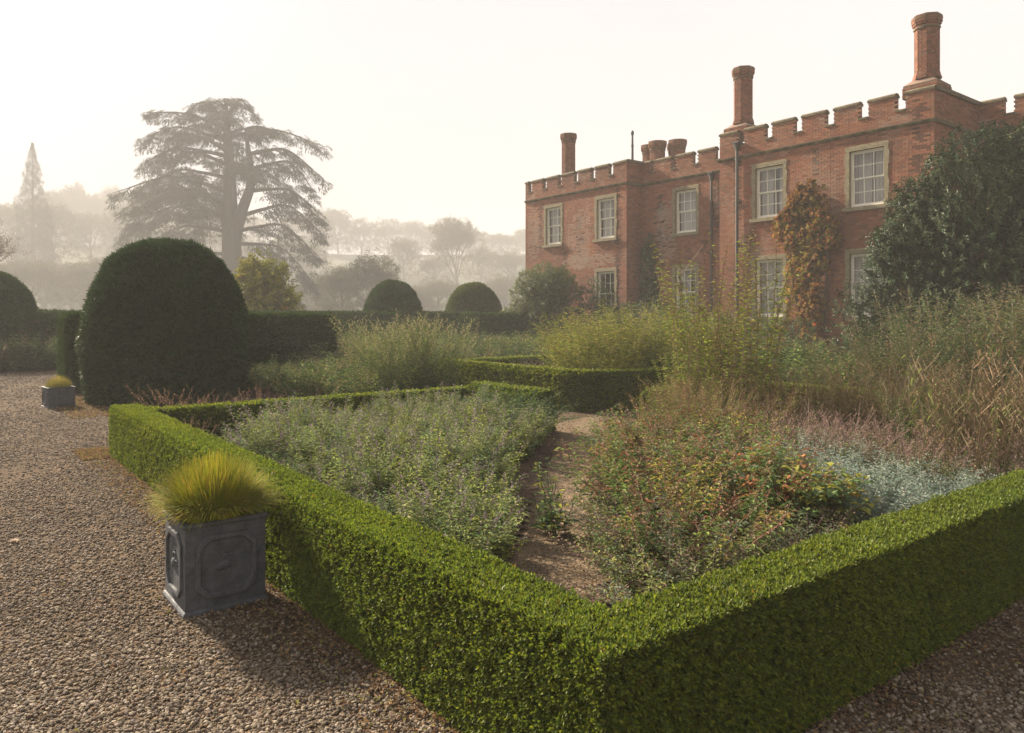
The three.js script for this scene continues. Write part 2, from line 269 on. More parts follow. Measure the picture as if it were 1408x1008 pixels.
function dome(label, [x, u], R, H, perM2, kinds, scale, seed, mat, group) {
  const t = thing('topiary_dome', label, 'topiary', [x, 0, u], 0, group), r = rng(seed), lists = kinds.map(() => []);
  // profile: nearly upright sides, slightly tucked in at the foot, round top
  const prof = (s) => { const a = s * (Math.PI / 2 + 0.42) - 0.42; const c = Math.cos(a); const y0 = H * 0.36; return a < 0 ? [R * (1 - 0.10 * Math.pow(-a / 0.42, 2)), y0 * (1 + a / 0.42)] : [R * Math.pow(c, 0.86), y0 + (H - y0) * Math.sin(a)]; };
  const pts = []; for (let i = 0; i <= 28; i++) { const [pr, py] = prof(i / 28); pts.push(new THREE.Vector2(Math.max(0.001, pr - 0.07 * scale), Math.max(0, py - 0.05 * scale))); }
  part('twig_core', new THREE.LatheGeometry(pts, 40), M.core, t);
  const n = Math.round(perM2 * 2 * Math.PI * R * H * 0.86);
  for (let i = 0; i < n; i++) {
    const s = r(), [pr, py] = prof(s); if (s > 0.4 && r() > Math.max(0.06, pr / R)) continue;
    const [qr, qy] = prof(Math.min(1, s + 0.01)), a = r() * 6.2832, nr = qy - py, ny = -(qr - pr), l = Math.hypot(nr, ny) || 1;
    const nn = V(Math.cos(a) * nr / l, ny / l, Math.sin(a) * nr / l), q = V(Math.cos(a) * pr, py, Math.sin(a) * pr);
    const dep = -r() * 0.05 * scale + 0.1 * (fbm((q.x + x) * 1.7, q.y * 1.7, (q.z - u) * 1.7) - 0.5) * R + (r() < 0.02 ? r() * 0.05 : 0);
    q.addScaledVector(nn, dep);
    lists[Math.floor(r() * kinds.length)].push([place(q, nn, r, scale * (0.75 + r() * 0.5)), tint(r, x + q.x, q.y, u - q.z, 0.5)]);
  }
  kinds.forEach((g, k) => instanced('foliage', g, mat, lists[k], t));
}
dome('large dark clipped yew dome rising above the small lead planter', [4.0, 17.4], 1.57, 3.34, 1100, yewSprigs, 1.6, 41, M.shiny);
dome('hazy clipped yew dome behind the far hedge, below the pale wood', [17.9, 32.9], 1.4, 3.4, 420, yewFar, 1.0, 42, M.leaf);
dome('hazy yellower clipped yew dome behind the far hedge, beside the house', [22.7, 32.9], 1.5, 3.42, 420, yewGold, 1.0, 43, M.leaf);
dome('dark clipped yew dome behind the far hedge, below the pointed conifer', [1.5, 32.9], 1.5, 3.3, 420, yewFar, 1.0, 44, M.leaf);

// ------------------------------------------------------------------ the house
const house = thing('manor_house', 'red brick manor house with battlements, sash windows and tall chimneys', 'house', [25.3, 0, 17]);
const HX = 25.3, HU = 17, toH = (x, y, u) => V(x - HX, y, -(u - HU));
const BR = [[0.275, 0.098, 0.05], [0.305, 0.118, 0.06], [0.22, 0.08, 0.045], [0.33, 0.15, 0.083], [0.16, 0.076, 0.05], [0.275, 0.108, 0.056], [0.24, 0.122, 0.078]];
const brickGeo = box(1, 1, 1), brickList = [];
const stains = [[25.4, 7.9, 0.26, 5.5], [23.7, 7.6, 0.34, 4.6], [18.2, 8.6, 0.2, 3.6], [28.1, 6.9, 0.34, 2.6], [20.6, 7.8, 0.22, 3], [12.1, 5.5, 0.2, 2.4], [17.7, 5.4, 0.22, 2.2], [11.3, 8.9, 0.3, 3.2], [14.9, 8.0, 0.2, 1.6], [21.2, 5.4, 0.2, 1.8], [31.2, 7.9, 0.25, 3], [29.2, 5.4, 0.2, 1.7]];
const patches = [[28.2, 5.6, 0.9, 1.5, [0.36, 0.27, 0.2]], [23.4, 5.6, 0.6, 1.6, [0.33, 0.27, 0.23]], [19.0, 5.0, 0.7, 1.2, [0.3, 0.13, 0.07]], [14.9, 6.6, 1.0, 0.7, [0.33, 0.2, 0.13]], [11.6, 4.3, 0.6, 1.6, [0.33, 0.24, 0.18]], [27.5, 4.5, 2.2, 0.35, [0.36, 0.28, 0.21]], [31.8, 6.2, 0.5, 1.5, [0.34, 0.25, 0.18]]];   // limewash and repairs   // u, top, half width, length: soot and water marks on the front
function layBricks(front, a0, a1, y0, y1, solid, r) {       // front 'x': face towards -x at plane p ; front 'u': face towards -u
  const ch = 0.075, bl = 0.226;
  for (let row = 0, y = y0; y + 0.06 < y1; row++, y += ch) for (let a = a0 + (row % 2 ? -bl / 2 : 0), k = 0; a < a1; a += bl, k++) {
    let s = Math.max(a, a0) + 0.005, e = Math.min(a + bl, a1) - 0.005; if (e - s < 0.04) continue;
    const cut = solid((s + e) / 2, y + ch / 2); if (!cut) continue;
    const halves = (row % 2 === 0 && k % 3 === 0) ? [[s, (s + e) / 2 - 0.005], [(s + e) / 2 + 0.005, e]] : [[s, e]];
    for (const [p, q] of halves) {
      const m = (p + q) / 2, X = front.axis === 'x' ? front.p : m, U = front.axis === 'x' ? m : front.p, proud = 0.006 + r() * 0.006;
      const c = pick(r, BR, 0.1).lerp(rgb(0.262, 0.108, 0.062), 0.3), w = fbm(X * 0.5, y * 0.55, U * 0.5), w2 = fbm(X * 1.7 + 40, y * 1.1, U * 1.7);
      let g = 1; if (front.axis === 'x') for (const [su, st, sw, sl] of stains) { const f = smooth(sw * (1.2 + 0.8 * (noise3(y * 3, su, U * 2) - 0.5)), 0, Math.abs(U - su)) * smooth(st, st - 0.4, y) * smooth(st - sl, st - sl + 1.2, y); if (r() < f * 0.8) g = Math.min(g, 0.42); }
      const lime = smooth(0.56, 0.74, w2) * 0.4 * r(), k2 = (0.62 + 0.95 * (w - 0.2)) * g;
      c.multiplyScalar(k2).lerp(rgb(0.4, 0.32, 0.25), lime);
      if (front.axis === 'x') for (const [pu, py, pw, ph, pc] of patches) { const d = Math.hypot((U - pu) / pw, (y - py) / ph) + 0.7 * (fbm(U * 2.1, y * 2.1, pu) - 0.5); if (d < 1 && r() < 0.75) c.lerp(rgb(...pc), 0.42); }
      const ctr = front.axis === 'x' ? toH(front.p + 0.02 - proud, y + ch / 2, m) : toH(m, y + ch / 2, front.p + 0.02 - proud);
      _m.makeScale(front.axis === 'x' ? 0.04 : q - p, 0.064, front.axis === 'x' ? q - p : 0.04).setPosition(ctr);
      brickList.push([_m.clone(), c]);
    }
  }
}
// front blocks: plane x, from u0 to u1 ; windows centred at [u], two storeys
const TOP = 9.05, STRING = 8.05, CRENEL = 8.53;
const blocks = [
  { p: 25.3, u0: 10.83, u1: 19.1, wins: [13.03, 16.82], start: 10.83 },
  { p: 27.0, u0: 19.1, u1: 24.85, wins: [22.25], start: 19.4 },
  { p: 25.9, u0: 24.85, u1: 32.5, wins: [26.25, 30.15], start: 24.85 },
];
const wing = { p: 28.6, u0: 2.5, u1: 10.83, wins: [], start: 2.6 };
const OPEN = [[1.75, 3.95], [5.55, 7.5]], OW = 1.22;
const rb = rng(77);
const merlonAt = (b, u) => { const k = (u - b.start) / 1.24, f = k - Math.floor(k); return f < 0.725; };
const copings = [];
for (const b of [...blocks, wing]) {
  const L = b.u1 - b.u0, shape = new THREE.Shape([[0, 0], [L, 0], [L, CRENEL], [0, CRENEL]].map(([x, y]) => new THREE.Vector2(x, y)));
  for (const w of b.wins) for (const [y0, y1] of OPEN) { const c = w - b.u0; shape.holes.push(new THREE.Path([[c - OW / 2, y0], [c + OW / 2, y0], [c + OW / 2, y1], [c - OW / 2, y1]].map(([x, y]) => new THREE.Vector2(x, y)))); }
  const g = new THREE.ExtrudeGeometry(shape, { depth: 0.4, bevelEnabled: false }); g.rotateY(Math.PI / 2); // shape x -> -z = +u, depth -> +x
  const o = toH(b.p + 0.006, 0, b.u0); g.translate(o.x, 0, o.z); part('wall', g, M.mortar, house);
  const inOpening = (u, y) => b.wins.some((w) => OPEN.some(([y0, y1]) => Math.abs(u - w) < OW / 2 + 0.1 && y > y0 - 0.1 && y < y1 + 0.12));
  layBricks({ axis: 'x', p: b.p }, b.u0, b.u1, 0.05, TOP, (u, y) => !(inOpening(u, y) || (y > CRENEL && !merlonAt(b, u)) || Math.abs(y - STRING) < 0.06), rb);
  // battlements: a core, a moulded coping on each merlon and a sill in each gap
  for (let u = b.start, k = 0; u < b.u1 - 0.15; u += 1.24, k++) {
    const e = Math.min(u + 0.9, b.u1), c = (u + e) / 2;
    const m = box(0.24, TOP - CRENEL, e - u - 0.01); m.translate(...toH(b.p + 0.13, (TOP + CRENEL) / 2, c).toArray()); part('merlon', m, M.mortar, house);
    const cop = new THREE.Shape([[-0.165, 0], [0.165, 0], [0.165, 0.07], [0.06, 0.14], [-0.06, 0.14], [-0.165, 0.07]].map(([x, y]) => new THREE.Vector2(x, y)));
    const cg = new THREE.ExtrudeGeometry(cop, { depth: e - u + 0.04, bevelEnabled: false }); cg.translate(0, 0, -(e - u + 0.04) / 2); cg.rotateZ((rb() - 0.5) * 0.02); cg.rotateX((rb() - 0.5) * 0.025);
    cg.translate(...toH(b.p + 0.125, TOP + 0.004, c).toArray()); part('coping_stone', cg, M.coping, house);
    if (u + 1.24 < b.u1) { const sg = box(0.46, 0.07, 0.33); sg.translate(...toH(b.p + 0.19, CRENEL + 0.035, u + 1.07).toArray()); part('crenel_sill', sg, M.coping, house); }
  }
  const sc = new THREE.Shape([[0.02, -0.07], [-0.04, -0.05], [-0.10, 0.03], [-0.10, 0.06], [0.02, 0.09]].map(([x, y]) => new THREE.Vector2(x, y)));
  const sg = new THREE.ExtrudeGeometry(sc, { depth: L + 0.09, bevelEnabled: false }); sg.translate(...toH(b.p, STRING, b.u1).toArray()); part('string_course', sg, M.coping, house);
}
// returns facing -u
for (const [x0, x1, u] of [[25.3, 28.6, 10.83], [25.9, 27.0, 24.85]]) {
  const g = box(x1 - x0, TOP, 0.38); g.translate(...toH((x0 + x1) / 2 + 0.2, TOP / 2, u + 0.197).toArray()); part('wall', g, M.mortar, house);
  layBricks({ axis: 'u', p: u }, x0 + 0.01, x1, 0.05, TOP, (x, y) => Math.abs(y - STRING) > 0.06, rb);
  const cg = box(x1 - x0 + 0.1, 0.14, 0.5); cg.translate(...toH((x0 + x1) / 2 + 0.1, TOP + 0.06, u + 0.17).toArray()); part('coping_stone', cg, M.coping, house);
  const sg = box(x1 - x0 + 0.06, 0.13, 0.1); sg.translate(...toH((x0 + x1) / 2, STRING, u - 0.03).toArray()); part('string_course', sg, M.coping, house);
}
// body of the house behind the front: end and back walls, floors, roof
for (const [w, h, d, x, y, u] of [[10, CRENEL, 0.4, 31.3, CRENEL / 2, 32.7], [0.4, CRENEL, 30, 36.5, CRENEL / 2, 17.5], [7.4, CRENEL, 0.4, 32.7, CRENEL / 2, 2.3]]) { const g = box(w, h, d); g.translate(...toH(x, y, u).toArray()); part('wall', g, M.mortar, house); }
for (const b of [...blocks, wing]) for (const [y, h, nm, m] of [[4.55, 0.3, 'floor_slab', M.room], [8.3, 0.25, 'roof', M.slate]]) { const x0 = b.p + 0.42, g = box(36.2 - x0, h, b.u1 - b.u0 - 0.02); g.translate(...toH((x0 + 36.2) / 2, y, (b.u0 + b.u1) / 2).toArray()); part(nm, g, m, house); }
for (const b of blocks) { const g = box(0.12, 8, b.u1 - b.u0 - 0.1); g.translate(...toH(b.p + 4.2, 4.15, (b.u0 + b.u1) / 2).toArray()); part('inner_wall', g, M.room, house); }
instanced('brickwork', brickGeo, M.brick, brickList, house);
// windows
function windowAt(b, w, y0, y1, dark) {
  const g = new THREE.Group(); g.name = 'window'; g.position.copy(toH(b.p, y0, w)); house.add(g);
  const H = y1 - y0, W = OW, rr = rng(Math.round(w * 100 + y0 * 7));
  const stone = (geo) => part('surround_stone', geo, M.stone, g);
  // local: x = into the house, y up, z = -u
  const jamb = (s) => { let y = 0; let k = 0; while (y < H - 0.01) { const h = Math.min(H - y, 0.32 + rr() * 0.22), ww = 0.13 + (k % 2 ? 0.035 : 0) + rr() * 0.02; stone(box(0.25, h - 0.006, ww, 0.098, y + h / 2, s * (W / 2 + ww / 2 - 0.006))); y += h; k++; } };
  jamb(-1); jamb(1);
  for (const s of [-1, 1]) stone(box(0.26, 0.17, W / 2 + 0.15, 0.1, H + 0.085, s * (W / 4 + 0.076)));
  part('sill', box(0.36, 0.13, W + 0.4, 0.06, -0.067, 0), M.stone, g);
  const f = 0.055; // box frame
  part('frame', merge([box(0.12, H - 0.004, f, 0.17, H / 2, W / 2 - f / 2 - 0.003), box(0.12, H - 0.004, f, 0.17, H / 2, -W / 2 + f / 2 + 0.003), box(0.12, f, W - 2 * f - 0.008, 0.17, H - f / 2 - 0.003, 0), box(0.16, f * 1.3, W - 2 * f - 0.008, 0.16, f * 0.65 + 0.003, 0)]), M.paint, g);
  const iw = W - 2 * f, ih = H - 2 * f - 0.02, half = ih / 2;
  for (const up of [0, 1]) {
    const xs = up ? 0.15 : 0.195, yb = f + 0.02 + up * half, st = 0.042, bars = [];
    bars.push(box(0.035, half + 0.02, st, xs, yb + half / 2, iw / 2 - st / 2), box(0.035, half + 0.02, st, xs, yb + half / 2, -iw / 2 + st / 2), box(0.036, 0.05, iw, xs, yb + (up ? 0.012 : 0.03), 0), box(0.036, 0.045, iw, xs, yb + half - (up ? 0.024 : 0.01), 0));
    const cw = (iw - 2 * st) / 3, chh = half / 2;
    for (let c = 1; c < 3; c++) bars.push(box(0.03, half, 0.026, xs, yb + half / 2, -iw / 2 + st + cw * c));
    bars.push(box(0.029, 0.026, iw - 2 * st, xs, yb + chh, 0));
    part('sash', merge(bars), M.paint, g);
    for (let c = 0; c < 3; c++) for (let k = 0; k < 2; k++) { const pg = new THREE.PlaneGeometry(cw - 0.02, chh - 0.02); pg.rotateY(-Math.PI / 2 + (rr() - 0.5) * 0.05); pg.rotateZ((rr() - 0.5) * 0.05); pg.translate(xs + 0.004, yb + chh * (k + 0.5), -iw / 2 + st + cw * (c + 0.5)); part('pane', pg, M.glass, g); }
  }
  if (!dark) { // hanging curtains, gathered in folds, drawn apart by more or less
    const apart = rr() * 0.12;
    for (const s of [-1, 1]) { const cg = new THREE.PlaneGeometry(W * 0.56, H + 0.1, 60, 1), p = cg.attributes.position; for (let i = 0; i < p.count; i++) p.setZ(i, 0.035 * Math.sin(p.getX(i) * 46 + rr() * 0.5)); cg.computeVertexNormals(); cg.rotateY(-Math.PI / 2); cg.translate(0.5, H / 2, s * W * (0.27 + apart)); part('curtain', cg, M.curtain, g); }
  }
}
for (const b of blocks) for (const w of b.wins) { windowAt(b, w, ...OPEN[1], false); windowAt(b, w, ...OPEN[0], w === 26.25); }
// chimneys: pedestal, eight-sided brick shaft, oversailing cap
function chimney(parent, [x, y, u], H, R, ped, seed, name = 'chimney') {
  const g = new THREE.Group(); g.name = name; g.position.copy(parent === house ? toH(x, y, u) : V(x, y, -u)); parent.add(g);
  const r = rng(seed), list = [], y0 = ped;
  if (ped) { part('pedestal', merge([box(1.06, ped * 0.72, 1.06, 0, ped * 0.36, 0), new THREE.CylinderGeometry(R * 1.12, 0.76, ped * 0.34, 4, 1).rotateY(Math.PI / 4).translate(0, ped * 0.88, 0)]), M.mortar, g); }
  const ap = R * Math.cos(Math.PI / 8), fw = 2 * R * Math.sin(Math.PI / 8);
  part('shaft', new THREE.CylinderGeometry(R - 0.012, R - 0.012, H - y0, 8, 1).rotateY(Math.PI / 8).translate(0, (H + y0) / 2, 0), M.mortar, g);
  for (let row = 0, yy = y0 + 0.01; yy < H - 0.05; yy += 0.075, row++) for (let k = 0; k < 8; k++) for (let j = 0; j < 2; j++) {
    const a = k * Math.PI / 4, off = (j - 0.5) * fw * 0.5 + (row % 2 ? 0.02 : -0.02), c = pick(r, BR, 0.16), yr = yy + 0.035;
    const grow = yr > H - 0.42 ? 0.065 * smooth(H - 0.42, H - 0.2, yr) : yr < y0 + 0.25 ? 0.06 * (1 - (yr - y0) / 0.25) : 0;
    c.lerp(rgb(0.24, 0.105, 0.062), 0.35).multiplyScalar(0.58 + 0.5 * fbm(x + yr * 0.6, yr, u));
    _q.setFromAxisAngle(UP, -a); list.push([new THREE.Matrix4().compose(V(Math.cos(a) * (ap + grow - 0.01), yr, Math.sin(a) * (ap + grow - 0.01)).add(V(-Math.sin(a) * off, 0, Math.cos(a) * off)), _q, V(0.05 + grow * 0.6, 0.064, fw * 0.5 - 0.012 + grow * 0.4)), c]);
  }
  if (ped) for (let s = 0; s < 4; s++) for (let row = 0; row < Math.floor(ped * 0.72 / 0.075); row++) for (let j = 0; j < 5; j++) { const a = s * Math.PI / 2, o = (j - 2) * 0.212 + (row % 2 ? 0.03 : -0.03), c = pick(r, BR, 0.16); c.multiplyScalar(0.8); _q.setFromAxisAngle(UP, -a); list.push([new THREE.Matrix4().compose(V(Math.cos(a) * 0.525 - Math.sin(a) * o, row * 0.075 + 0.036, Math.sin(a) * 0.525 + Math.cos(a) * o), _q, V(0.04, 0.064, 0.2)), c]); }
  instanced('brickwork', brickGeo, M.brick, list, g);
  part('cap', merge([new THREE.CylinderGeometry(R + 0.1, R + 0.05, 0.14, 8).rotateY(Math.PI / 8).translate(0, H - 0.2, 0), new THREE.CylinderGeometry(R + 0.075, R + 0.115, 0.12, 8).rotateY(Math.PI / 8).translate(0, H - 0.065, 0), new THREE.CylinderGeometry(R + 0.05, R + 0.05, 0.05, 8).rotateY(Math.PI / 8).translate(0, H - 0.42, 0)]), M.coping, g);
  return g;
}
chimney(house, [26.2, 9.0, 11.45], 2.75, 0.36, 0.62, 201);
chimney(house, [26.1, 9.0, 18.55], 2.85, 0.36, 0.55, 202);
chimney(house, [27.2, 8.4, 30.4], 3.2, 0.37, 0.55, 203);
for (const [dx, du] of [[0, 0.75], [-0.35, -0.1], [0.25, -0.95], [0.9, -0.3]]) chimney(house, [30.6 + dx, 8.4, 26.9 + du], 2.55, 0.4, 0, 204 + Math.round(dx * 10));
// rainwater pipes
function pipe(p, u, y1) {
  const g = new THREE.Group(); g.name = 'drainpipe'; g.position.copy(toH(p - 0.1, 0, u)); house.add(g);
  part('pipe', new THREE.CylinderGeometry(0.055, 0.055, y1, 10).translate(0, y1 / 2, 0), M.iron, g);
  part('hopper', merge([new THREE.CylinderGeometry(0.17, 0.07, 0.3, 4).rotateY(Math.PI / 4).translate(0, y1 + 0.12, 0), box(0.28, 0.06, 0.3, 0, y1 + 0.29, 0)]), M.iron, g);
  for (let y = 1.2; y < y1; y += 1.7) part('bracket', box(0.12, 0.07, 0.2, 0.03, y, 0), M.iron, g);
}
pipe(25.3, 18.2, 8.35); pipe(27.0, 20.75, 7.75);
{ const t = thing('flagpole', 'bare slender flagpole rising behind the battlements between the chimneys', 'flagpole', [29.2, 8.42, 27.6]); part('pole', new THREE.CylinderGeometry(0.05, 0.085, 2.9, 10).translate(0, 1.45, 0), M.iron, t); part('finial', new THREE.SphereGeometry(0.09, 12, 8).scale(1, 1.6, 1).translate(0, 3.0, 0), M.iron, t); part('truck', new THREE.CylinderGeometry(0.08, 0.06, 0.16, 10).translate(0, 2.3, 0), M.iron, t); }

// ------------------------------------------------------------------ lead planters
const P0 = thing('lead_planter', 'large square lead planter with octagonal relief panels, holding golden grass beside the hedge', 'planter', [1.425, 0, 4.975]);
{
  const W = 0.48, H = 0.545, h = W / 2, th = 0.022;
  part('body', merge([box(W, H - 0.02, th, 0, (H - 0.02) / 2, h - th / 2), box(W, H - 0.02, th, 0, (H - 0.02) / 2, -h + th / 2), box(th, H - 0.02, W - 2 * th, h - th / 2, (H - 0.02) / 2, 0), box(th, H - 0.02, W - 2 * th, -h + th / 2, (H - 0.02) / 2, 0), box(W - 2 * th, 0.02, W - 2 * th, 0, 0.011, 0)]), M.lead, P0);
  const moulding = (prof, half, y) => { // profile [out, up] swept round the square
    const g = []; for (let s = 0; s < 4; s++) { const sh = new THREE.Shape(prof.map(([a, b]) => new THREE.Vector2(a, b))), L = 2 * half, e = new THREE.ExtrudeGeometry(sh, { depth: L, bevelEnabled: false }); const p = e.attributes.position; for (let i = 0; i < p.count; i++) { const o = p.getX(i), z = p.getZ(i) > L / 2 ? half + o : -half - o; p.setXYZ(i, half + o, p.getY(i) + y, z); } e.computeVertexNormals(); e.rotateY(s * Math.PI / 2); g.push(e); } return merge(g); };
  part('rim', moulding([[-0.03, 0], [0.006, 0], [0.016, 0.008], [0.018, 0.018], [0.012, 0.026], [-0.012, 0.03], [-0.03, 0.026]], h, H - 0.022), M.lead, P0);
  part('plinth', moulding([[-0.004, 0.001], [0.016, 0.001], [0.016, 0.016], [0.009, 0.026], [-0.004, 0.034]], h, 0), M.lead, P0);
  const oct = (k) => { const a = 0.178 * k, b = 0.186 * k, c = 0.062; return [[-a + c, -b], [a - c, -b], [a, -b + c], [a, b - c], [a - c, b], [-a + c, b], [-a, b - c], [-a, -b + c]]; };
  for (let s = 0; s < 4; s++) {
    const sh = new THREE.Shape(oct(1).map(([x, y]) => new THREE.Vector2(x, y))); sh.holes.push(new THREE.Path(oct(0.885).map(([x, y]) => new THREE.Vector2(x, y))));
    const g = new THREE.ExtrudeGeometry(sh, { depth: 0.004, bevelEnabled: true, bevelThickness: 0.012, bevelSize: 0.006, bevelSegments: 3 }); g.translate(0, H * 0.5 + 0.005, h + 0.0005); g.rotateY(s * Math.PI / 2); part('panel_moulding', g, M.lead, P0);
    // cast emblem: a pointed leaf, a curl of scrolls and a small bud above
    const e = [], ball = (x, y, r, k = 0.5) => e.push(new THREE.SphereGeometry(r, 10, 8).scale(1, 1, k).translate(x, y, 0)), curl = (x, y, R, r, a0, a1) => e.push(new THREE.TorusGeometry(R, r, 6, 14, a1).rotateZ(a0).translate(x, y, 0));
    e.push(new THREE.SphereGeometry(0.03, 14, 8).scale(1.25, 0.72, 0.22).rotateZ(0.35).translate(-0.012, -0.012, 0));
    curl(0.006, 0.012, 0.027, 0.0045, 0.2, 3.4); curl(0.008, 0.0, 0.014, 0.004, 2.6, 4.2); curl(0.03, -0.008, 0.01, 0.0035, 0, 5); curl(-0.008, 0.016, 0.01, 0.0035, 1, 4.6); curl(-0.026, -0.02, 0.022, 0.004, 2.5, 1.9);
    ball(0.04, -0.02, 0.007); ball(0.044, -0.003, 0.0055); ball(0.02, -0.026, 0.006); ball(-0.052, -0.024, 0.006); ball(0, 0.046, 0.006); ball(0, 0.058, 0.0045); ball(0.012, 0.036, 0.005); ball(-0.012, 0.034, 0.005);
    const eg = merge(e); eg.scale(1.25, 1.25, 2.0); eg.translate(0, H * 0.53, h + 0.002); eg.rotateY(s * Math.PI / 2); part('emblem', eg, M.lead, P0);
  }
  const sg = new THREE.PlaneGeometry(W - 2 * th, W - 2 * th, 8, 8).rotateX(-Math.PI / 2); const sp = sg.attributes.position; for (let i = 0; i < sp.count; i++) sp.setY(i, 0.02 * hash(i, 3, 9)); sg.computeVertexNormals(); sg.translate(0, H - 0.07, 0); part('potting_soil', sg, M.soil, P0);
}
copyOf(P0, 'small weathered lead planter with short grass at the foot of the big dark dome', [1.96, 0, 17.3], 0.12, 0.98, 0.72);
function grassTuft(label, [x, y, u], n, R, H, pal, tip, seed, spill) {
  const t = thing('ornamental_grass', label, 'grass', [x, y, u]), r = rng(seed), b = new Build();
  for (let i = 0; i < n; i++) {
    const a = r() * 6.283, k = Math.pow(r(), 0.6), base = V(Math.cos(a) * k * R * 0.5, 0, Math.sin(a) * k * R * 0.5), out = V(Math.cos(a + (r() - 0.5) * 0.9), 0, Math.sin(a + (r() - 0.5) * 0.9));
    const el = Math.asin(0.02 + 0.98 * r()), reach = H * (0.82 + r() * 0.32), across = Math.cos(el) * spill, end = V(out.x * across * reach, Math.sin(el) * reach * 0.94 + 0.07 + r() * 0.03, out.z * across * reach), foot = V(out.x * across * R * 0.42 + base.x * 0.3, 0, out.z * across * R * 0.42 + base.z * 0.3), mid = V(foot.x * 0.8 + end.x * 0.3, reach * (0.5 + 0.15 * Math.sin(el)), foot.z * 0.8 + end.z * 0.3), pts = [];
    for (let q = 0; q <= 5; q++) { const f = q / 5, g = 1 - f; pts.push(V(g * g * foot.x + 2 * g * f * mid.x + f * f * end.x + (r() - 0.5) * 0.012 * f, g * g * foot.y + 2 * g * f * mid.y + f * f * end.y, g * g * foot.z + 2 * g * f * mid.z + f * f * end.z + (r() - 0.5) * 0.012 * f)); }
    const side = V(-out.z, (r() - 0.5) * 0.5, out.x).normalize();
    b.ribbon(pts, 0.0045 + r() * 0.003, side, pick(r, pal, 0.25), r() < 0.55 ? pick(r, tip, 0.25) : pick(r, pal, 0.3));
  }
  part('blades', b.geo(), M.leaf, t, true);
  return t;
}
grassTuft('dome of golden green grass with orange tips growing in the large lead planter', [1.425, 0.47, 4.975], 5600, 0.36, 0.37, [[0.21, 0.25, 0.016], [0.28, 0.29, 0.02], [0.15, 0.2, 0.016]], [[0.42, 0.26, 0.045], [0.36, 0.3, 0.035], [0.28, 0.28, 0.025]], 301, 1.02);
grassTuft('short yellowing grass growing in the small lead planter', [1.96, 0.34, 17.3], 900, 0.36, 0.22, [[0.22, 0.23, 0.03], [0.3, 0.26, 0.05], [0.15, 0.19, 0.03]], [[0.42, 0.3, 0.1]], 302, 1.1);

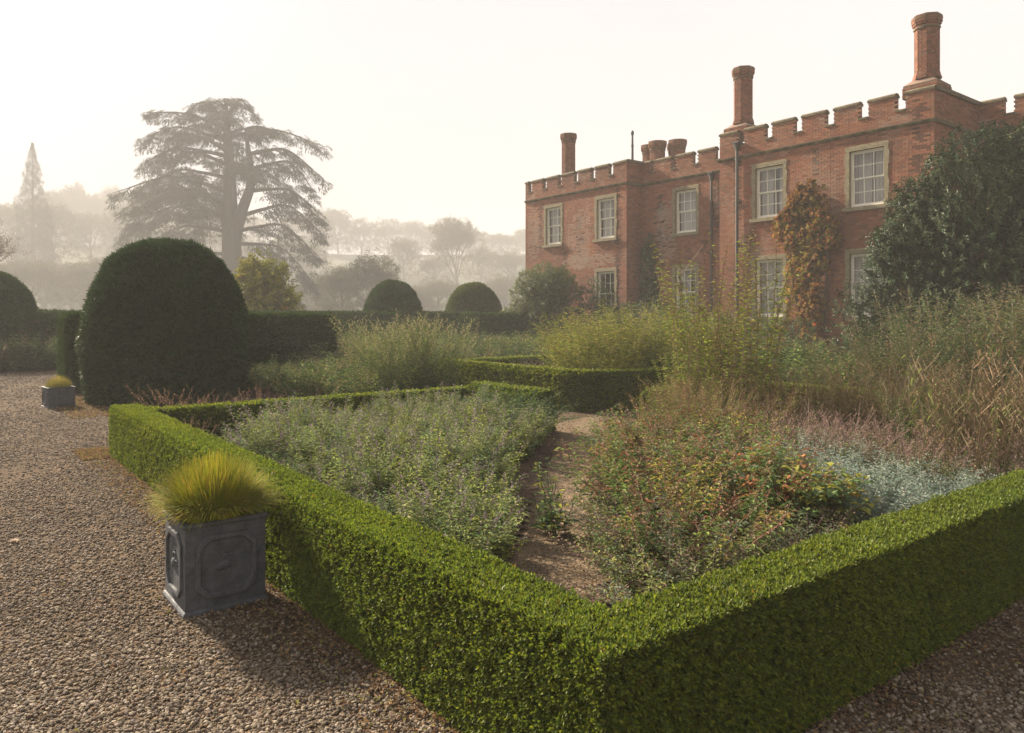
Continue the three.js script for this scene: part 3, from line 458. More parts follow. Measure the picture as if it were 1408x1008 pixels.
// ------------------------------------------------------------------ border plants
function stems(o, seed) {
  const r = rng(seed), S = new Build(), L = new Build(), F = new Build();
  for (let i = 0; i < o.n; i++) {
    const a = r() * 6.283, k = Math.sqrt(r()), base = V(Math.cos(a) * k * o.r, 0, Math.sin(a) * k * o.r), az = a + (r() - 0.5) * 1.2, h = lerp(o.h[0], o.h[1], r()) * (1 - (o.round ?? 0) * k * k);
    const lean = (o.lean ?? 0.3) * (0.25 + k) * (0.5 + r()), dx = Math.cos(az), dz = Math.sin(az), wob = o.wob ?? 0.03, seg = o.seg ?? 4, pts = [], w1 = r() * 6, w2 = r() * 6;
    for (let s = 0; s <= seg; s++) { const f = s / seg; pts.push(V(base.x + dx * lean * h * Math.pow(f, 1.5) + Math.sin(w1 + f * 5) * wob * f, h * f * (1 - 0.22 * lean * f), base.z + dz * lean * h * Math.pow(f, 1.5) + Math.cos(w2 + f * 4) * wob * f)); }
    const at = (f) => { const g = clamp(f, 0, 0.999) * seg, j = Math.floor(g); return pts[j].clone().lerp(pts[j + 1], g - j); };
    S.tube(pts, o.stemR ?? 0.003, (o.stemR ?? 0.003) * 0.5, 3, pick(r, o.stemPal)); const tone = o.pal && pick(r, o.pal, 0.3), big = o.big ?? 1.5;
    const leafy = o.bare && r() < o.bare ? 0 : Math.round(o.leafN * 1.35 * (o.few ?? 0.75));
    for (let j = 0; j < leafy; j++) {
      const f = lerp(o.from ?? 0.12, o.to ?? 1, Math.pow((j + r()) / leafy, o.up ?? 0.72)), p = at(f), w = j * 2.4 + r(), size = big * lerp(o.leafL[0], o.leafL[1], r()) * (1 - (o.shrink ?? 0.45) * f), rise = (o.rise ?? 0.5) + (r() - 0.5) * 0.8;
      p.x += Math.cos(w) * (o.off ?? 0) * r(); p.z += Math.sin(w) * (o.off ?? 0) * r(); p.y += (r() - 0.5) * (o.off ?? 0) * 0.6;
      L.leaf(p, V(Math.cos(w), rise, Math.sin(w)), V(0, 1, 0), size, size * (o.ratio ?? 0.5) * (0.8 + r() * 0.4), (r() < 0.75 ? tone.clone().multiplyScalar(1.25 * (0.75 + r() * 0.5)) : pick(r, o.pal, 0.25)), 0.3, o.fine, o.droop ?? 0.3);
    }
    if (o.spike && r() < (o.spike.share ?? 1)) {
      const { n, from, size, pal, off = 0.008 } = o.spike;
      for (let j = 0; j < n; j++) { const f = lerp(from, 1.0, j / n), p = at(f), w = r() * 6.283; p.x += Math.cos(w) * off; p.z += Math.sin(w) * off; F.leaf(p, V(Math.cos(w), 0.6 + r() * 0.5, Math.sin(w)), V(0, 1, 0), 1.25 * size * (0.6 + r() * 0.8), size, pick(r, pal, 0.25), 0.6); }
    }
    if (o.twigs) for (let j = 0; j < o.twigs; j++) { const f = 0.3 + r() * 0.65, p = at(f), w = r() * 6.283, l = h * (0.1 + r() * 0.16), q = p.clone().add(V(Math.cos(w) * l * 0.6, l * 0.8, Math.sin(w) * l * 0.6)); S.tube([p, p.clone().lerp(q, 0.5).add(V(0, -l * 0.06, 0)), q], (o.stemR ?? 0.003) * 0.6, (o.stemR ?? 0.003) * 0.3, 3, pick(r, o.stemPal)); if (o.spike) for (let m = 0; m < 4; m++) F.leaf(p.clone().lerp(q, 0.5 + r() * 0.5), V(r() - 0.5, r(), r() - 0.5), UP, o.spike.size, o.spike.size * 0.7, pick(r, o.spike.pal, 0.25), 0.5); else for (let m = 0; m < 3 && leafy; m++) L.leaf(p.clone().lerp(q, 0.4 + r() * 0.6), V(r() - 0.5, r(), r() - 0.5), UP, o.leafL[1] * 0.6, o.leafL[1] * 0.6 * (o.ratio ?? 0.5), pick(r, o.pal, 0.25), 0.3); }
  }
  return { S, L, F };
}
function plantProto(name, label, category, group, o, seed, mat = M.leaf, names = ['stems', 'leaves', 'flower_spikes']) {
  const t = new THREE.Group(); t.name = name; t.userData = { label, category, group };
  const { S, L, F } = stems(o, seed);
  if (S.count && !o.nostem) part(names[0], S.geo(), M.stem, t, true); if (L.count) part(names[1], L.geo(), mat, t, true); if (F.count) part(names[2], F.geo(), M.leaf, t, true);
  return t;
}
function scatter(protos, spots, seed, s0 = 0.85, s1 = 1.15, y = 0.03, label = null, group) { const r = rng(seed); for (const [x, u, k = 1] of spots) { const p = protos[Math.floor(r() * protos.length)], s = lerp(s0, s1, r()) * k; const c = copyOf(p, label, [x, y, u], r() * 6.283, s, s * (0.92 + r() * 0.16)); if (group) c.userData.group = group; } }
function fill(x0, x1, u0, u1, step, inside, seed) { const r = rng(seed), out = []; for (let x = x0; x <= x1; x += step) for (let u = u0; u <= u1; u += step) { const px = x + (r() - 0.5) * step * 0.8, pu = u + (r() - 0.5) * step * 0.8; if (inside(px, pu) && seenAt(px, pu, 0.16)) out.push([px, pu]); } return out; }

// catmint bed
const SAGE = [[0.125, 0.18, 0.055], [0.18, 0.235, 0.065], [0.09, 0.14, 0.06], [0.24, 0.27, 0.05], [0.15, 0.18, 0.07], [0.22, 0.24, 0.08]], MAUVE = [[0.23, 0.17, 0.21], [0.29, 0.225, 0.25], [0.19, 0.135, 0.175], [0.36, 0.31, 0.28]], STEMG = [[0.16, 0.15, 0.085], [0.13, 0.11, 0.075]];
const catmint = [0, 1, 2, 3].map((k) => plantProto('catmint', 'grey-green catmint clump with faded mauve flower spikes in the hedged bed', 'plant', 'catmint clumps filling the bed beside the large lead planter',
  { big: 1.35, few: 1.15, n: 66, r: 0.3, h: [0.32, 0.78], lean: 0.45, leafN: 44, leafL: [0.032, 0.056], ratio: 0.62, pal: SAGE, stemPal: STEMG, stemR: 0.0018, from: 0.05, to: 0.96, rise: 0.35, off: 0.045, shrink: 0.5, fine: false, spike: { n: 18, from: 0.7, size: 0.018, pal: MAUVE, share: 0.42, off: 0.012 }, round: 0.3 }, 400 + k));
const bedL = (x, u) => x > 2.42 && u < 10.3 && x < 7.0 && u - x > 1.42 && !(u > 9.3 && x < 3.3) && Math.hypot(x - 6.75, u - 8.75) > 0.72;
scatter(catmint, fill(2.5, 7.1, 3.6, 10.3, 0.52, bedL, 7), 8, 0.72, 1.18);
scatter([plantProto('rounded_shrub', 'dark green rounded leafy mound beside the gravel gap', 'shrub', undefined, { n: 170, r: 0.42, h: [0.5, 0.82], lean: 0.85, leafN: 30, leafL: [0.04, 0.065], ratio: 0.5, pal: [[0.065, 0.115, 0.04], [0.09, 0.145, 0.05], [0.05, 0.09, 0.04]], stemPal: STEMG, off: 0.04, round: 0.45, rise: 0.6 }, 420)], [[6.75, 8.75, 1.08]], 9, 1, 1);
scatter([plantProto('dry_seedhead_plant', 'wispy brown seedheads at the bare corner of the catmint bed', 'plant', 'brown seedheads by the dome end of the bed', { n: 26, r: 0.2, h: [0.4, 0.75], lean: 0.45, leafN: 5, leafL: [0.02, 0.04], pal: [[0.2, 0.13, 0.08], [0.27, 0.17, 0.1]], stemPal: [[0.24, 0.16, 0.1]], stemR: 0.002, spike: { n: 12, from: 0.7, size: 0.014, pal: [[0.36, 0.22, 0.15], [0.3, 0.19, 0.13]] }, twigs: 2 }, 421)], [[2.75, 11.7], [3.3, 11.9], [2.6, 10.1, 0.7], [4.1, 12]], 10);

// the mixed bed by the path: low edge, russet and green, silver, spikes, tall stems
const GREENS = [[0.1, 0.15, 0.04], [0.14, 0.18, 0.045], [0.075, 0.125, 0.04]], RUSSET = [[0.3, 0.12, 0.05], [0.36, 0.19, 0.075], [0.24, 0.1, 0.055], [0.4, 0.26, 0.1]], STRAW = [[0.33, 0.23, 0.13], [0.27, 0.19, 0.11], [0.38, 0.28, 0.17]];
const edging = [0, 1, 2].map((k) => plantProto('low_perennial', 'low tangled perennial with yellow-green leaves and dusky stems in the hedge corner', 'plant', 'low perennials in the hedge corner', { few: 1.1, big: 1.3, n: 70, r: 0.28, h: [0.18, 0.46], lean: 0.7, leafN: 24, leafL: [0.03, 0.055], ratio: 0.5, pal: [[0.16, 0.19, 0.06], [0.115, 0.15, 0.06], [0.22, 0.22, 0.06], [0.2, 0.14, 0.09], [0.13, 0.155, 0.1]], stemPal: [[0.17, 0.1, 0.085], [0.2, 0.14, 0.1]], stemR: 0.002, off: 0.03, spike: { n: 8, from: 0.75, size: 0.012, pal: [[0.26, 0.17, 0.17], [0.32, 0.22, 0.19]], share: 0.5 }, twigs: 1, bare: 0.15 }, 440 + k));
scatter(edging, fill(2.6, 5.2, 2.45, 4.2, 0.4, (x, u) => x - u > 0.1 && u - 2.15 > 0.2 && x < 5.3 && !(Math.hypot(x - 5.35, u - 3.5) < 0.55), 11), 12, 0.85, 1.15);
const peony = [0, 1, 2].map((k) => plantProto('turning_perennial', 'knee-high perennial turning from green to rust and pink along the path', 'plant', 'rust-tinged perennials along the diagonal path', { big: 1.15, few: 1.35, n: 56, r: 0.3, h: [0.3, 0.78], lean: 0.55, leafN: 26, leafL: [0.04, 0.075], ratio: 0.34, pal: [...GREENS, ...GREENS, [0.16, 0.19, 0.07], [0.24, 0.11, 0.06], [0.3, 0.2, 0.11], [0.25, 0.22, 0.05], [0.2, 0.12, 0.09], [0.11, 0.14, 0.08]], stemPal: [[0.26, 0.1, 0.07], [0.2, 0.12, 0.07]], off: 0.04, droop: 0.6, from: 0.2, shrink: 0.2, twigs: 2, round: 0.2, bare: 0.15, spike: { n: 9, from: 0.78, size: 0.017, pal: [[0.3, 0.17, 0.12], [0.36, 0.26, 0.18]], share: 0.35 } }, 450 + k));
scatter(peony, fill(3.9, 7.6, 3.3, 6.6, 0.48, (x, u) => x - u > 0.15 && x - u < 2.1 && u > 3.2 && x < 7.3, 13), 14, 0.85, 1.15);
const hydrangea = plantProto('broad_leaved_shrub', 'broad-leaved green shrub reddening at the top, beside the silver foliage', 'shrub', undefined, { n: 64, r: 0.36, h: [0.45, 0.78], lean: 0.62, leafN: 15, leafL: [0.075, 0.12], ratio: 0.66, pal: [[0.09, 0.15, 0.035], [0.13, 0.18, 0.035], [0.22, 0.22, 0.03], [0.075, 0.13, 0.035], [0.32, 0.13, 0.04], [0.28, 0.2, 0.03]], stemPal: [[0.2, 0.1, 0.06]], big: 1.1, few: 1, fine: true, off: 0.03, droop: 0.5, shrink: 0.15, round: 0.35, from: 0.25 }, 460, M.gloss);
scatter([hydrangea], [[5.5, 3.55, 1]], 15, 1, 1);
const silver = [0, 1].map((k) => plantProto('silver_artemisia', 'silver-grey feathery artemisia clump behind the clipped hedge', 'plant', 'silver artemisia clumps', { n: 90, r: 0.28, h: [0.35, 0.66], lean: 0.55, leafN: 34, leafL: [0.03, 0.055], ratio: 0.34, off: 0.04, pal: [[0.26, 0.32, 0.27], [0.2, 0.27, 0.23], [0.33, 0.37, 0.31], [0.17, 0.24, 0.17]], stemPal: [[0.22, 0.23, 0.17]], stemR: 0.0018, spike: { n: 10, from: 0.72, size: 0.011, pal: [[0.4, 0.37, 0.32]], share: 0.5 } }, 470 + k));
scatter(silver, [[6.15, 3.2, 1.0], [6.65, 3.5, 1.05], [6.2, 3.9, 1], [7.1, 3.0, .8], [6.7, 2.75, 0.8], [7.0, 4.1]], 16, 0.9, 1.1);
const mauveSpike = [0, 1, 2].map((k) => plantProto('faded_salvia', 'bushy plant with many faded purple-brown flower spikes', 'plant', 'faded purple-brown spikes in the mixed bed', { few: 1.1, big: 1.3, n: 60, r: 0.28, h: [0.35, 0.78], lean: 0.42, leafN: 24, leafL: [0.032, 0.06], ratio: 0.42, pal: [[0.09, 0.13, 0.045], [0.13, 0.16, 0.055], [0.17, 0.15, 0.075]], stemPal: [[0.2, 0.13, 0.1], [0.25, 0.17, 0.13]], stemR: 0.0025, off: 0.02, from: 0.05, to: 0.7, spike: { share: 0.5, n: 16, from: 0.6, size: 0.016, pal: [[0.27, 0.17, 0.16], [0.34, 0.23, 0.19], [0.2, 0.13, 0.13], [0.4, 0.3, 0.24]] }, twigs: 2 }, 480 + k));
scatter(mauveSpike, [...fill(6.6, 8.8, 3.3, 5.6, 0.5, (x, u) => x - u > 1.9 && Math.hypot(x - 6.6, u - 3.4) > 0.7 && x - u < 4.6, 17), [7.6, 2.8, 0.9], [8.2, 2.9, 0.9], [7.4, 3.4, 0.9]], 18, 0.8, 1.1);
const dryBrown = [0, 1, 2].map((k) => plantProto('dry_spire_plant', 'upright russet-brown dry spires crowding the end of the gravel path', 'plant', 'russet dry spires by the gravel gap', { few: 1.2, big: 1.25, n: 54, r: 0.28, h: [0.45, 1.0], lean: 0.3, leafN: 26, leafL: [0.04, 0.07], ratio: 0.36, pal: [[0.19, 0.11, 0.055], [0.24, 0.16, 0.08], [0.13, 0.16, 0.04], [0.19, 0.21, 0.045], [0.1, 0.135, 0.04]], stemPal: [[0.24, 0.14, 0.09], [0.3, 0.2, 0.12]], stemR: 0.003, off: 0.02, spike: { n: 20, from: 0.55, size: 0.016, pal: [[0.24, 0.14, 0.09], [0.3, 0.2, 0.12], [0.19, 0.11, 0.08]], share: 0.5 }, bare: 0.12 }, 490 + k));
scatter(dryBrown, fill(7.2, 9.6, 5.8, 7.6, 0.46, (x, u) => x - u > 1.0 && x - u < 3.3, 19), 20, 0.85, 1.1);
const tallLeafy = [0, 1].map((k) => plantProto('tall_leafy_perennial', 'very tall yellow-green leafy stems standing before the house windows', 'plant', 'very tall leafy stems before the house', { n: 24, r: 0.44, h: [1.5, 3.3], lean: 0.15, big: 1.25, few: 1, up: 1, leafN: 44, leafL: [0.08, 0.14], ratio: 0.26, pal: [[0.17, 0.23, 0.035], [0.23, 0.28, 0.04], [0.12, 0.17, 0.035], [0.26, 0.24, 0.06], [0.19, 0.14, 0.07]], stemPal: [[0.26, 0.17, 0.11], [0.2, 0.18, 0.07], [0.22, 0.13, 0.1]], stemR: 0.0075, seg: 6, wob: 0.06, from: 0.12, shrink: 0.35, rise: 0.7, droop: 0.6, spike: { n: 14, from: 0.86, size: 0.022, pal: [[0.26, 0.18, 0.12], [0.22, 0.2, 0.08]], share: 0.6 }, twigs: 1 }, 500 + k));
scatter(tallLeafy, [[9.1, 6.95, 0.98], [9.55, 6.8, 0.98], [9.3, 7.3, 0.9], [8.85, 7.3, 0.66]], 21, 0.95, 1.02);
const stalk = [0, 1].map((k) => plantProto('dry_stalk_clump', 'clump of tall bare straw-coloured stalks behind the shaded hedge', 'plant', 'tall bare straw stalks behind the shaded hedge', { few: 0.4, big: 1, n: 24, r: 0.32, h: [0.8, 1.72], lean: 0.15, leafN: 14, leafL: [0.06, 0.13], ratio: 0.16, pal: [[0.2, 0.14, 0.075], [0.16, 0.12, 0.065], [0.16, 0.18, 0.05], [0.11, 0.14, 0.04]], stemPal: [[0.24, 0.165, 0.1], [0.19, 0.135, 0.08], [0.28, 0.2, 0.12], [0.17, 0.17, 0.06]], stemR: 0.0075, seg: 7, wob: 0.05, from: 0.3, shrink: 0.2, rise: 0.1, droop: 1.2, twigs: 3, bare: 0.3, spike: { n: 8, from: 0.9, size: 0.022, pal: STRAW, share: 0.6 } }, 510 + k));
scatter(stalk, [[7.7, 3.0, 0.9], [8.2, 2.75, 1], [8.25, 3.35, 1.0], [8.8, 2.9, 1], [9.0, 3.5, 1.0], [9.6, 2.7, 0.95], [9.3, 4.5, 0.8], [10.4, 4.6, 0.85]], 22, 0.92, 1.05);
const brownShrub = plantProto('feathery_shrub', 'brownish feathery shrub in deep shade behind the purple-brown spikes', 'shrub', 'brown feathery shrubs', { few: 1.1, big: 1.4, n: 130, r: 0.5, h: [0.7, 1.5], lean: 0.45, leafN: 28, leafL: [0.03, 0.055], ratio: 0.3, pal: [[0.12, 0.12, 0.035], [0.18, 0.125, 0.05], [0.085, 0.11, 0.032], [0.22, 0.13, 0.065], [0.15, 0.14, 0.04]], stemPal: [[0.17, 0.11, 0.07]], off: 0.05, round: 0.3, twigs: 2 }, 520);
scatter([brownShrub], [[10.2, 6.1, 0.95], [10.6, 5.3, 1.05], [9.8, 5.2, 0.9], [10.0, 4.3, 0.95], [10.5, 3.6, 0.9]], 23, 0.95, 1.05);
scatter([plantProto('leafy_seedling', 'lone dark-stemmed plant with yellow seed pods standing in the gravel path', 'plant', undefined, { n: 12, r: 0.1, h: [0.22, 0.55], lean: 0.35, leafN: 18, leafL: [0.05, 0.09], ratio: 0.32, pal: [[0.08, 0.13, 0.05], [0.1, 0.15, 0.05], [0.24, 0.24, 0.04]], stemPal: [[0.06, 0.05, 0.04]], stemR: 0.004, up: 2.2, spike: { n: 9, from: 0.6, size: 0.028, pal: [[0.28, 0.29, 0.06]], share: 0.4 } }, 530)], [[4.02, 4.62, 1.35]], 24, 1, 1, 0.01);

// middle bed and the beds beyond
const goldMound = [0, 1].map((k) => plantProto('golden_bush', 'large yellow-green bushy perennial in the middle bed', 'plant', 'yellow-green bushes in the middle bed', { n: 150, r: 0.7, h: [1.3, 2.15], lean: 0.36, leafN: 34, leafL: [0.08, 0.13], ratio: 0.3, pal: [[0.18, 0.22, 0.035], [0.24, 0.26, 0.04], [0.12, 0.165, 0.035], [0.27, 0.23, 0.06]], stemPal: STEMG, stemR: 0.004, off: 0.06, round: 0.35, spike: { n: 10, from: 0.82, size: 0.025, pal: [[0.3, 0.24, 0.12], [0.27, 0.26, 0.06]] } }, 540 + k));
scatter(goldMound, [[11.0, 11.3, 1.0], [12.3, 11.2, 1.14], [11.8, 12.4, 1.18], [13.1, 12.3, 1.2], [13.7, 11.1, 1.05], [10.6, 10.9, 0.7]], 25, 0.97, 1.03);
const greyMound = plantProto('grey_mound', 'low grey-brown mound edging the middle bed', 'plant', 'low grey mounds in the middle bed', { n: 80, r: 0.3, h: [0.35, 0.7], lean: 0.7, leafN: 14, leafL: [0.05, 0.08], ratio: 0.3, pal: [[0.2, 0.2, 0.14], [0.25, 0.21, 0.15], [0.15, 0.14, 0.1]], stemPal: STRAW, off: 0.04 }, 550);
scatter([greyMound], fill(10.1, 11.4, 11.6, 14.4, 0.6, () => true, 26), 27, 0.9, 1.25);
const meadow = [0, 1, 2].map((k) => plantProto('border_perennial', 'hazy mixed border perennial with pale seedheads, beyond the low hedges', 'plant', 'mixed perennials in the borders beyond the low hedges', { nostem: true, n: 30, r: 0.34, h: [0.3, 1.0], lean: 0.45, leafN: 30, leafL: [0.09, 0.15], ratio: 0.36, pal: [[[0.075, 0.12, 0.028], [0.13, 0.175, 0.035], [0.05, 0.085, 0.025]], [[0.09, 0.125, 0.045], [0.15, 0.15, 0.06], [0.06, 0.09, 0.032]], [[0.055, 0.1, 0.028], [0.15, 0.1, 0.05], [0.18, 0.2, 0.04], [0.07, 0.1, 0.03]]][k], stemPal: STRAW, stemR: 0.004, off: 0.05, spike: { n: 8, from: 0.72, size: 0.03, pal: [STRAW, [[0.36, 0.25, 0.2], [0.42, 0.32, 0.24]], [[0.3, 0.3, 0.12], [0.4, 0.33, 0.2]]][k], share: 0.35 } }, 560 + k));
scatter(meadow, fill(5.2, 8.4, 13.2, 19.6, 0.75, (x, u) => u > 16.8 || x > 5.6, 28), 29, 0.65, 0.95, 0.03, 'low mixed border perennial with pale seedheads beside the big dark dome', 'mixed perennials beside the big dark dome');
scatter(meadow, fill(8.6, 19.5, 16.8, 28, 0.98, (x, u) => u + x > 26, 30), 31, 0.95, 1.3, 0.03, 'hazy mixed border perennial before the long far hedge', 'mixed perennials before the long far hedge');
scatter(meadow, fill(-2, 4.3, 28.7, 30.8, 0.8, () => true, 32), 33, 0.9, 1.25, 0.03, 'mixed border perennial at the end of the gravel walk', 'mixed perennials at the end of the gravel walk');
const tallGreen = plantProto('tall_green_aster', 'tall fresh green bushy perennial above the mixed border', 'plant', 'tall green perennials beyond the catmint bed', { n: 80, r: 0.45, h: [1.1, 1.75], lean: 0.36, leafN: 26, leafL: [0.06, 0.11], ratio: 0.22, pal: [[0.1, 0.16, 0.04], [0.15, 0.21, 0.05], [0.075, 0.12, 0.035], [0.22, 0.24, 0.06]], stemPal: STEMG, stemR: 0.004, off: 0.04, spike: { n: 8, from: 0.85, size: 0.03, pal: [[0.34, 0.31, 0.16]] }, twigs: 1 }, 570);
scatter([tallGreen], [[7.9, 14.2, 1.15], [8.35, 13.7, 1.05], [8.3, 15, 1.15], [9.0, 16.6, 1.0], [7.5, 13.6, 0.9]], 34, 0.95, 1.05);
const paleTall = [0, 1].map((k) => plantProto('pale_tall_perennial', 'tall pale grey-green perennial with fading plumes in front of the glossy evergreen', 'plant', 'tall pale perennials before the glossy evergreen', { few: 1, n: 56, r: 0.5, h: [1.1, 2.65], lean: 0.28, leafN: 40, leafL: [0.08, 0.15], ratio: 0.24, pal: [[0.09, 0.125, 0.045], [0.14, 0.165, 0.055], [0.06, 0.095, 0.035], [0.17, 0.13, 0.07]], stemPal: [[0.17, 0.14, 0.085], [0.13, 0.14, 0.06]], stemR: 0.0045, seg: 5, off: 0.06, spike: { n: 12, from: 0.84, size: 0.03, share: 0.5, pal: [[0.34, 0.26, 0.2], [0.3, 0.27, 0.17], [0.25, 0.2, 0.16]] }, twigs: 1, from: 0.15 }, 580 + k));
scatter(paleTall, [[9.9, 3.1, 0.52], [9.1, 4.0, 0.5], [10.6, 2.8, 0.6], [13.4, 6.6, 0.8], [13.6, 5.4, 0.92], [14.4, 6.2, 0.95], [14.3, 4.8, 1], [15.3, 5.6, 1.0], [15.2, 4.3, 1.0], [15.4, 6.9, 0.88], [13.4, 4.2, 0.9], [16.4, 5.2, 1.02], [14.6, 3.6, 0.95]], 35, 0.95, 1.05);
scatter(meadow, fill(12.9, 16, 6.6, 8.2, 0.8, () => true, 36), 37, 0.9, 1.2, 0.03, 'mixed border perennial between the low dark hedge and the glossy evergreen', 'mixed perennials below the glossy evergreen');
scatter(meadow, fill(16.4, 21.5, 10.2, 20, 1.15, (x, u) => x - u < 9.5, 38), 39, 1.1, 1.5, 0.03, 'green mixed perennial in the long border below the house windows', 'mixed perennials below the house windows');

// ------------------------------------------------------------------ shrubs and climbers against the house
function leafMass(name, label, category, pos, o, seed, mat = M.gloss) { // branches ending in leafy shoots, spread through shells of the given lobes
  const t = thing(name, label, category, pos, 0, o.group), r = rng(seed), B = new Build(), S = new Build(), sg = [0, 1, 2].map((k) => { const b = new Build(), q = rng(seed * 3 + k); for (let i = 0; i < o.per; i++) { const a = i * 2.4 + q(), f = i / o.per; b.leaf(V(0, f * o.shoot, 0), V(Math.cos(a), 0.5 + q() * 0.5, Math.sin(a)), UP, o.leaf * (0.7 + q() * 0.6), o.leaf * o.ratio, pick(q, o.pal, 0.25), 0.3, true, 0.3); } return b.geo(); }), lists = [[], [], []];
  for (const [lx, ly, lz, rx, ry, rz, n] of o.lobes) {
    for (let i = 0; i < n; i++) {
      const d = V(r() - 0.5, r() - 0.5, r() - 0.5).normalize(), k = 1 - Math.pow(r(), 2.2) * 0.75 + (fbm(d.x * 3 + lx, d.y * 3, d.z * 3 + seed) - 0.5) * (o.rough ?? 0.45), p = V(lx + d.x * rx * k, ly + d.y * ry * k, lz + d.z * rz * k);
      if (p.y < 0.05) continue; if (o.wall !== undefined && p.x > o.wall) p.x = o.wall - r() * 0.1;
      const up = d.clone().multiplyScalar(0.8).add(V(0, 0.5, 0));
      lists[i % 3].push([place(p, up.normalize(), r, 0.75 + r() * 0.5), tint(r, p.x, p.y, p.z, 0.6)]);
      if (i % 26 === 0) { const c = V(lx * 0.6, Math.max(0.1, ly * 0.3), lz * 0.6); if (o.wall !== undefined) c.x = o.wall - 0.04; S.tube([c, c.clone().lerp(p, 0.5).add(V(0, 0.15, 0)), p], 0.035, 0.008, 5, rgb(0.1, 0.075, 0.05)); }
    }
  }
  if (o.trunk) S.tube([V(0, -0.05, 0), V(0.05, o.trunk * 0.5, 0.04), V(0, o.trunk, 0)], 0.14, 0.07, 7, rgb(0.1, 0.08, 0.06));
  if (S.count) part('branches', S.geo(), M.stem, t);
  sg.forEach((g, k) => instanced('foliage', g, mat, lists[k], t));
  return t;
}
const DARKG = [[0.035, 0.062, 0.022], [0.05, 0.08, 0.026], [0.028, 0.05, 0.02], [0.075, 0.095, 0.03]];
leafMass('evergreen_shrub', 'huge glossy dark evergreen shrub hiding the inner corner of the house', 'shrub', [20.7, 0, 7.9], { per: 9, shoot: 0.18, leaf: 0.11, ratio: 0.42, pal: [[0.022, 0.046, 0.016], [0.032, 0.06, 0.02], [0.018, 0.038, 0.014], [0.06, 0.08, 0.025]], trunk: 2.6, rough: 0.5, lobes: [[0, 2.9, 0, 2.2, 2.9, 2.3, 5000], [1.2, 4.6, 1.4, 1.6, 1.9, 1.6, 1900], [0.2, 4.9, -0.1, 1.2, 1.6, 1.2, 1100], [2.4, 3, 2.6, 2.2, 3, 2.2, 2600], [1.6, 6, 1.0, 0.7, 0.8, 0.7, 260], [-0.6, 2.2, -0.9, 1.5, 2.0, 1.5, 1500], [-0.9, 4.4, -0.9, 0.7, 0.8, 0.7, 260], [-1.5, 3.4, -1.2, 0.6, 0.7, 0.6, 180], [0.6, 6.0, 0.2, 0.5, 0.7, 0.5, 130], [-1.7, 1.6, -1.9, 0.8, 1.0, 0.8, 260], [2.6, 5.6, 2.6, 0.9, 1.0, 0.9, 300]] }, 601, M.holly);
leafMass('wall_shrub', 'loose leafy green shrub growing against the far end of the house', 'shrub', [23.4, 0, 27.7], { per: 8, shoot: 0.2, leaf: 0.12, ratio: 0.45, pal: [[0.08, 0.11, 0.035], [0.12, 0.14, 0.04], [0.06, 0.085, 0.03]], trunk: 1.6, lobes: [[0, 2.2, 0, 1.6, 2.1, 1.6, 2600], [0.9, 2.6, -1.3, 1.0, 1.4, 1.0, 900], [-0.8, 1.2, -0.9, 1.2, 1.2, 1.2, 800], [-0.6, 2.6, 0.9, 0.8, 1.1, 0.8, 520]] }, 602);
const AUT = [[0.32, 0.11, 0.03], [0.4, 0.17, 0.03], [0.28, 0.085, 0.035], [0.4, 0.25, 0.035], [0.2, 0.18, 0.035], [0.24, 0.085, 0.045]];
leafMass('autumn_climber', 'orange and yellow autumn climber spreading over the brick between two windows', 'climber', [24.9, 0, 15.0], { per: 8, shoot: 0.14, leaf: 0.12, ratio: 0.8, wall: 0.32, pal: AUT, rough: 0.7, lobes: [[0, 5.3, 0, 0.2, 1.1, 0.8, 520], [0, 5.0, -0.75, 0.18, 0.7, 0.55, 220], [0, 6.0, -0.1, 0.16, 0.6, 0.45, 120], [0, 4.0, 0.2, 0.2, 1.0, 0.6, 260], [0, 2.6, 0.15, 0.2, 1.5, 0.42, 240], [0, 4.7, 0.8, 0.16, 0.6, 0.4, 100], [0, 1.2, 0.1, 0.2, 1.2, 0.45, 150], [0, 3.2, -0.5, 0.14, 0.9, 0.3, 80]] }, 603, M.leaf);
leafMass('ivy', 'green ivy climbing the brick corner beside the recessed bay', 'ivy', [26.7, 0, 24.3], { per: 8, shoot: 0.12, leaf: 0.1, ratio: 0.9, wall: 0.26, pal: [[0.06, 0.095, 0.03], [0.09, 0.12, 0.035], [0.12, 0.13, 0.04]], rough: 0.6, lobes: [[0, 4, 0.1, 0.3, 1.5, 0.32, 320], [0, 2, 0.1, 0.4, 2, 0.5, 420], [-0.3, 1.2, 0.6, 0.5, 1.2, 0.7, 300]] }, 604);
leafMass('wall_shrub', 'dark bushy shrub below the dark lower window', 'shrub', [24.3, 0, 25.4], { per: 8, shoot: 0.16, leaf: 0.1, ratio: 0.5, pal: DARKG, trunk: 0.8, lobes: [[0, 1.6, 0.3, 1.0, 1.9, 0.9, 700], [0, 1.1, 1.7, 1.0, 1.2, 1.1, 500]] }, 605);
leafMass('wall_shrub', 'dark low shrubs under the recessed bay window', 'shrub', [24.2, 0, 21.4], { per: 8, shoot: 0.16, leaf: 0.1, ratio: 0.5, pal: DARKG, trunk: 0.8, lobes: [[0, 1.1, 0, 1.3, 1.2, 1.7, 900], [0.2, 1.2, -1.6, 0.9, 1.1, 1.0, 400]] }, 606);
leafMass('wall_shrub', 'bushy mid-green shrub below the autumn climber', 'shrub', [22.9, 0, 16.6], { per: 8, shoot: 0.16, leaf: 0.1, ratio: 0.5, pal: [[0.07, 0.1, 0.035], [0.1, 0.13, 0.04]], trunk: 0.7, lobes: [[0, 0.9, 0, 1.1, 1.0, 1.3, 600], [0, 0.8, 2, 1, 0.9, 1.0, 420], [0.2, 0.8, -1.8, 0.9, 0.9, 1.0, 400]] }, 607);
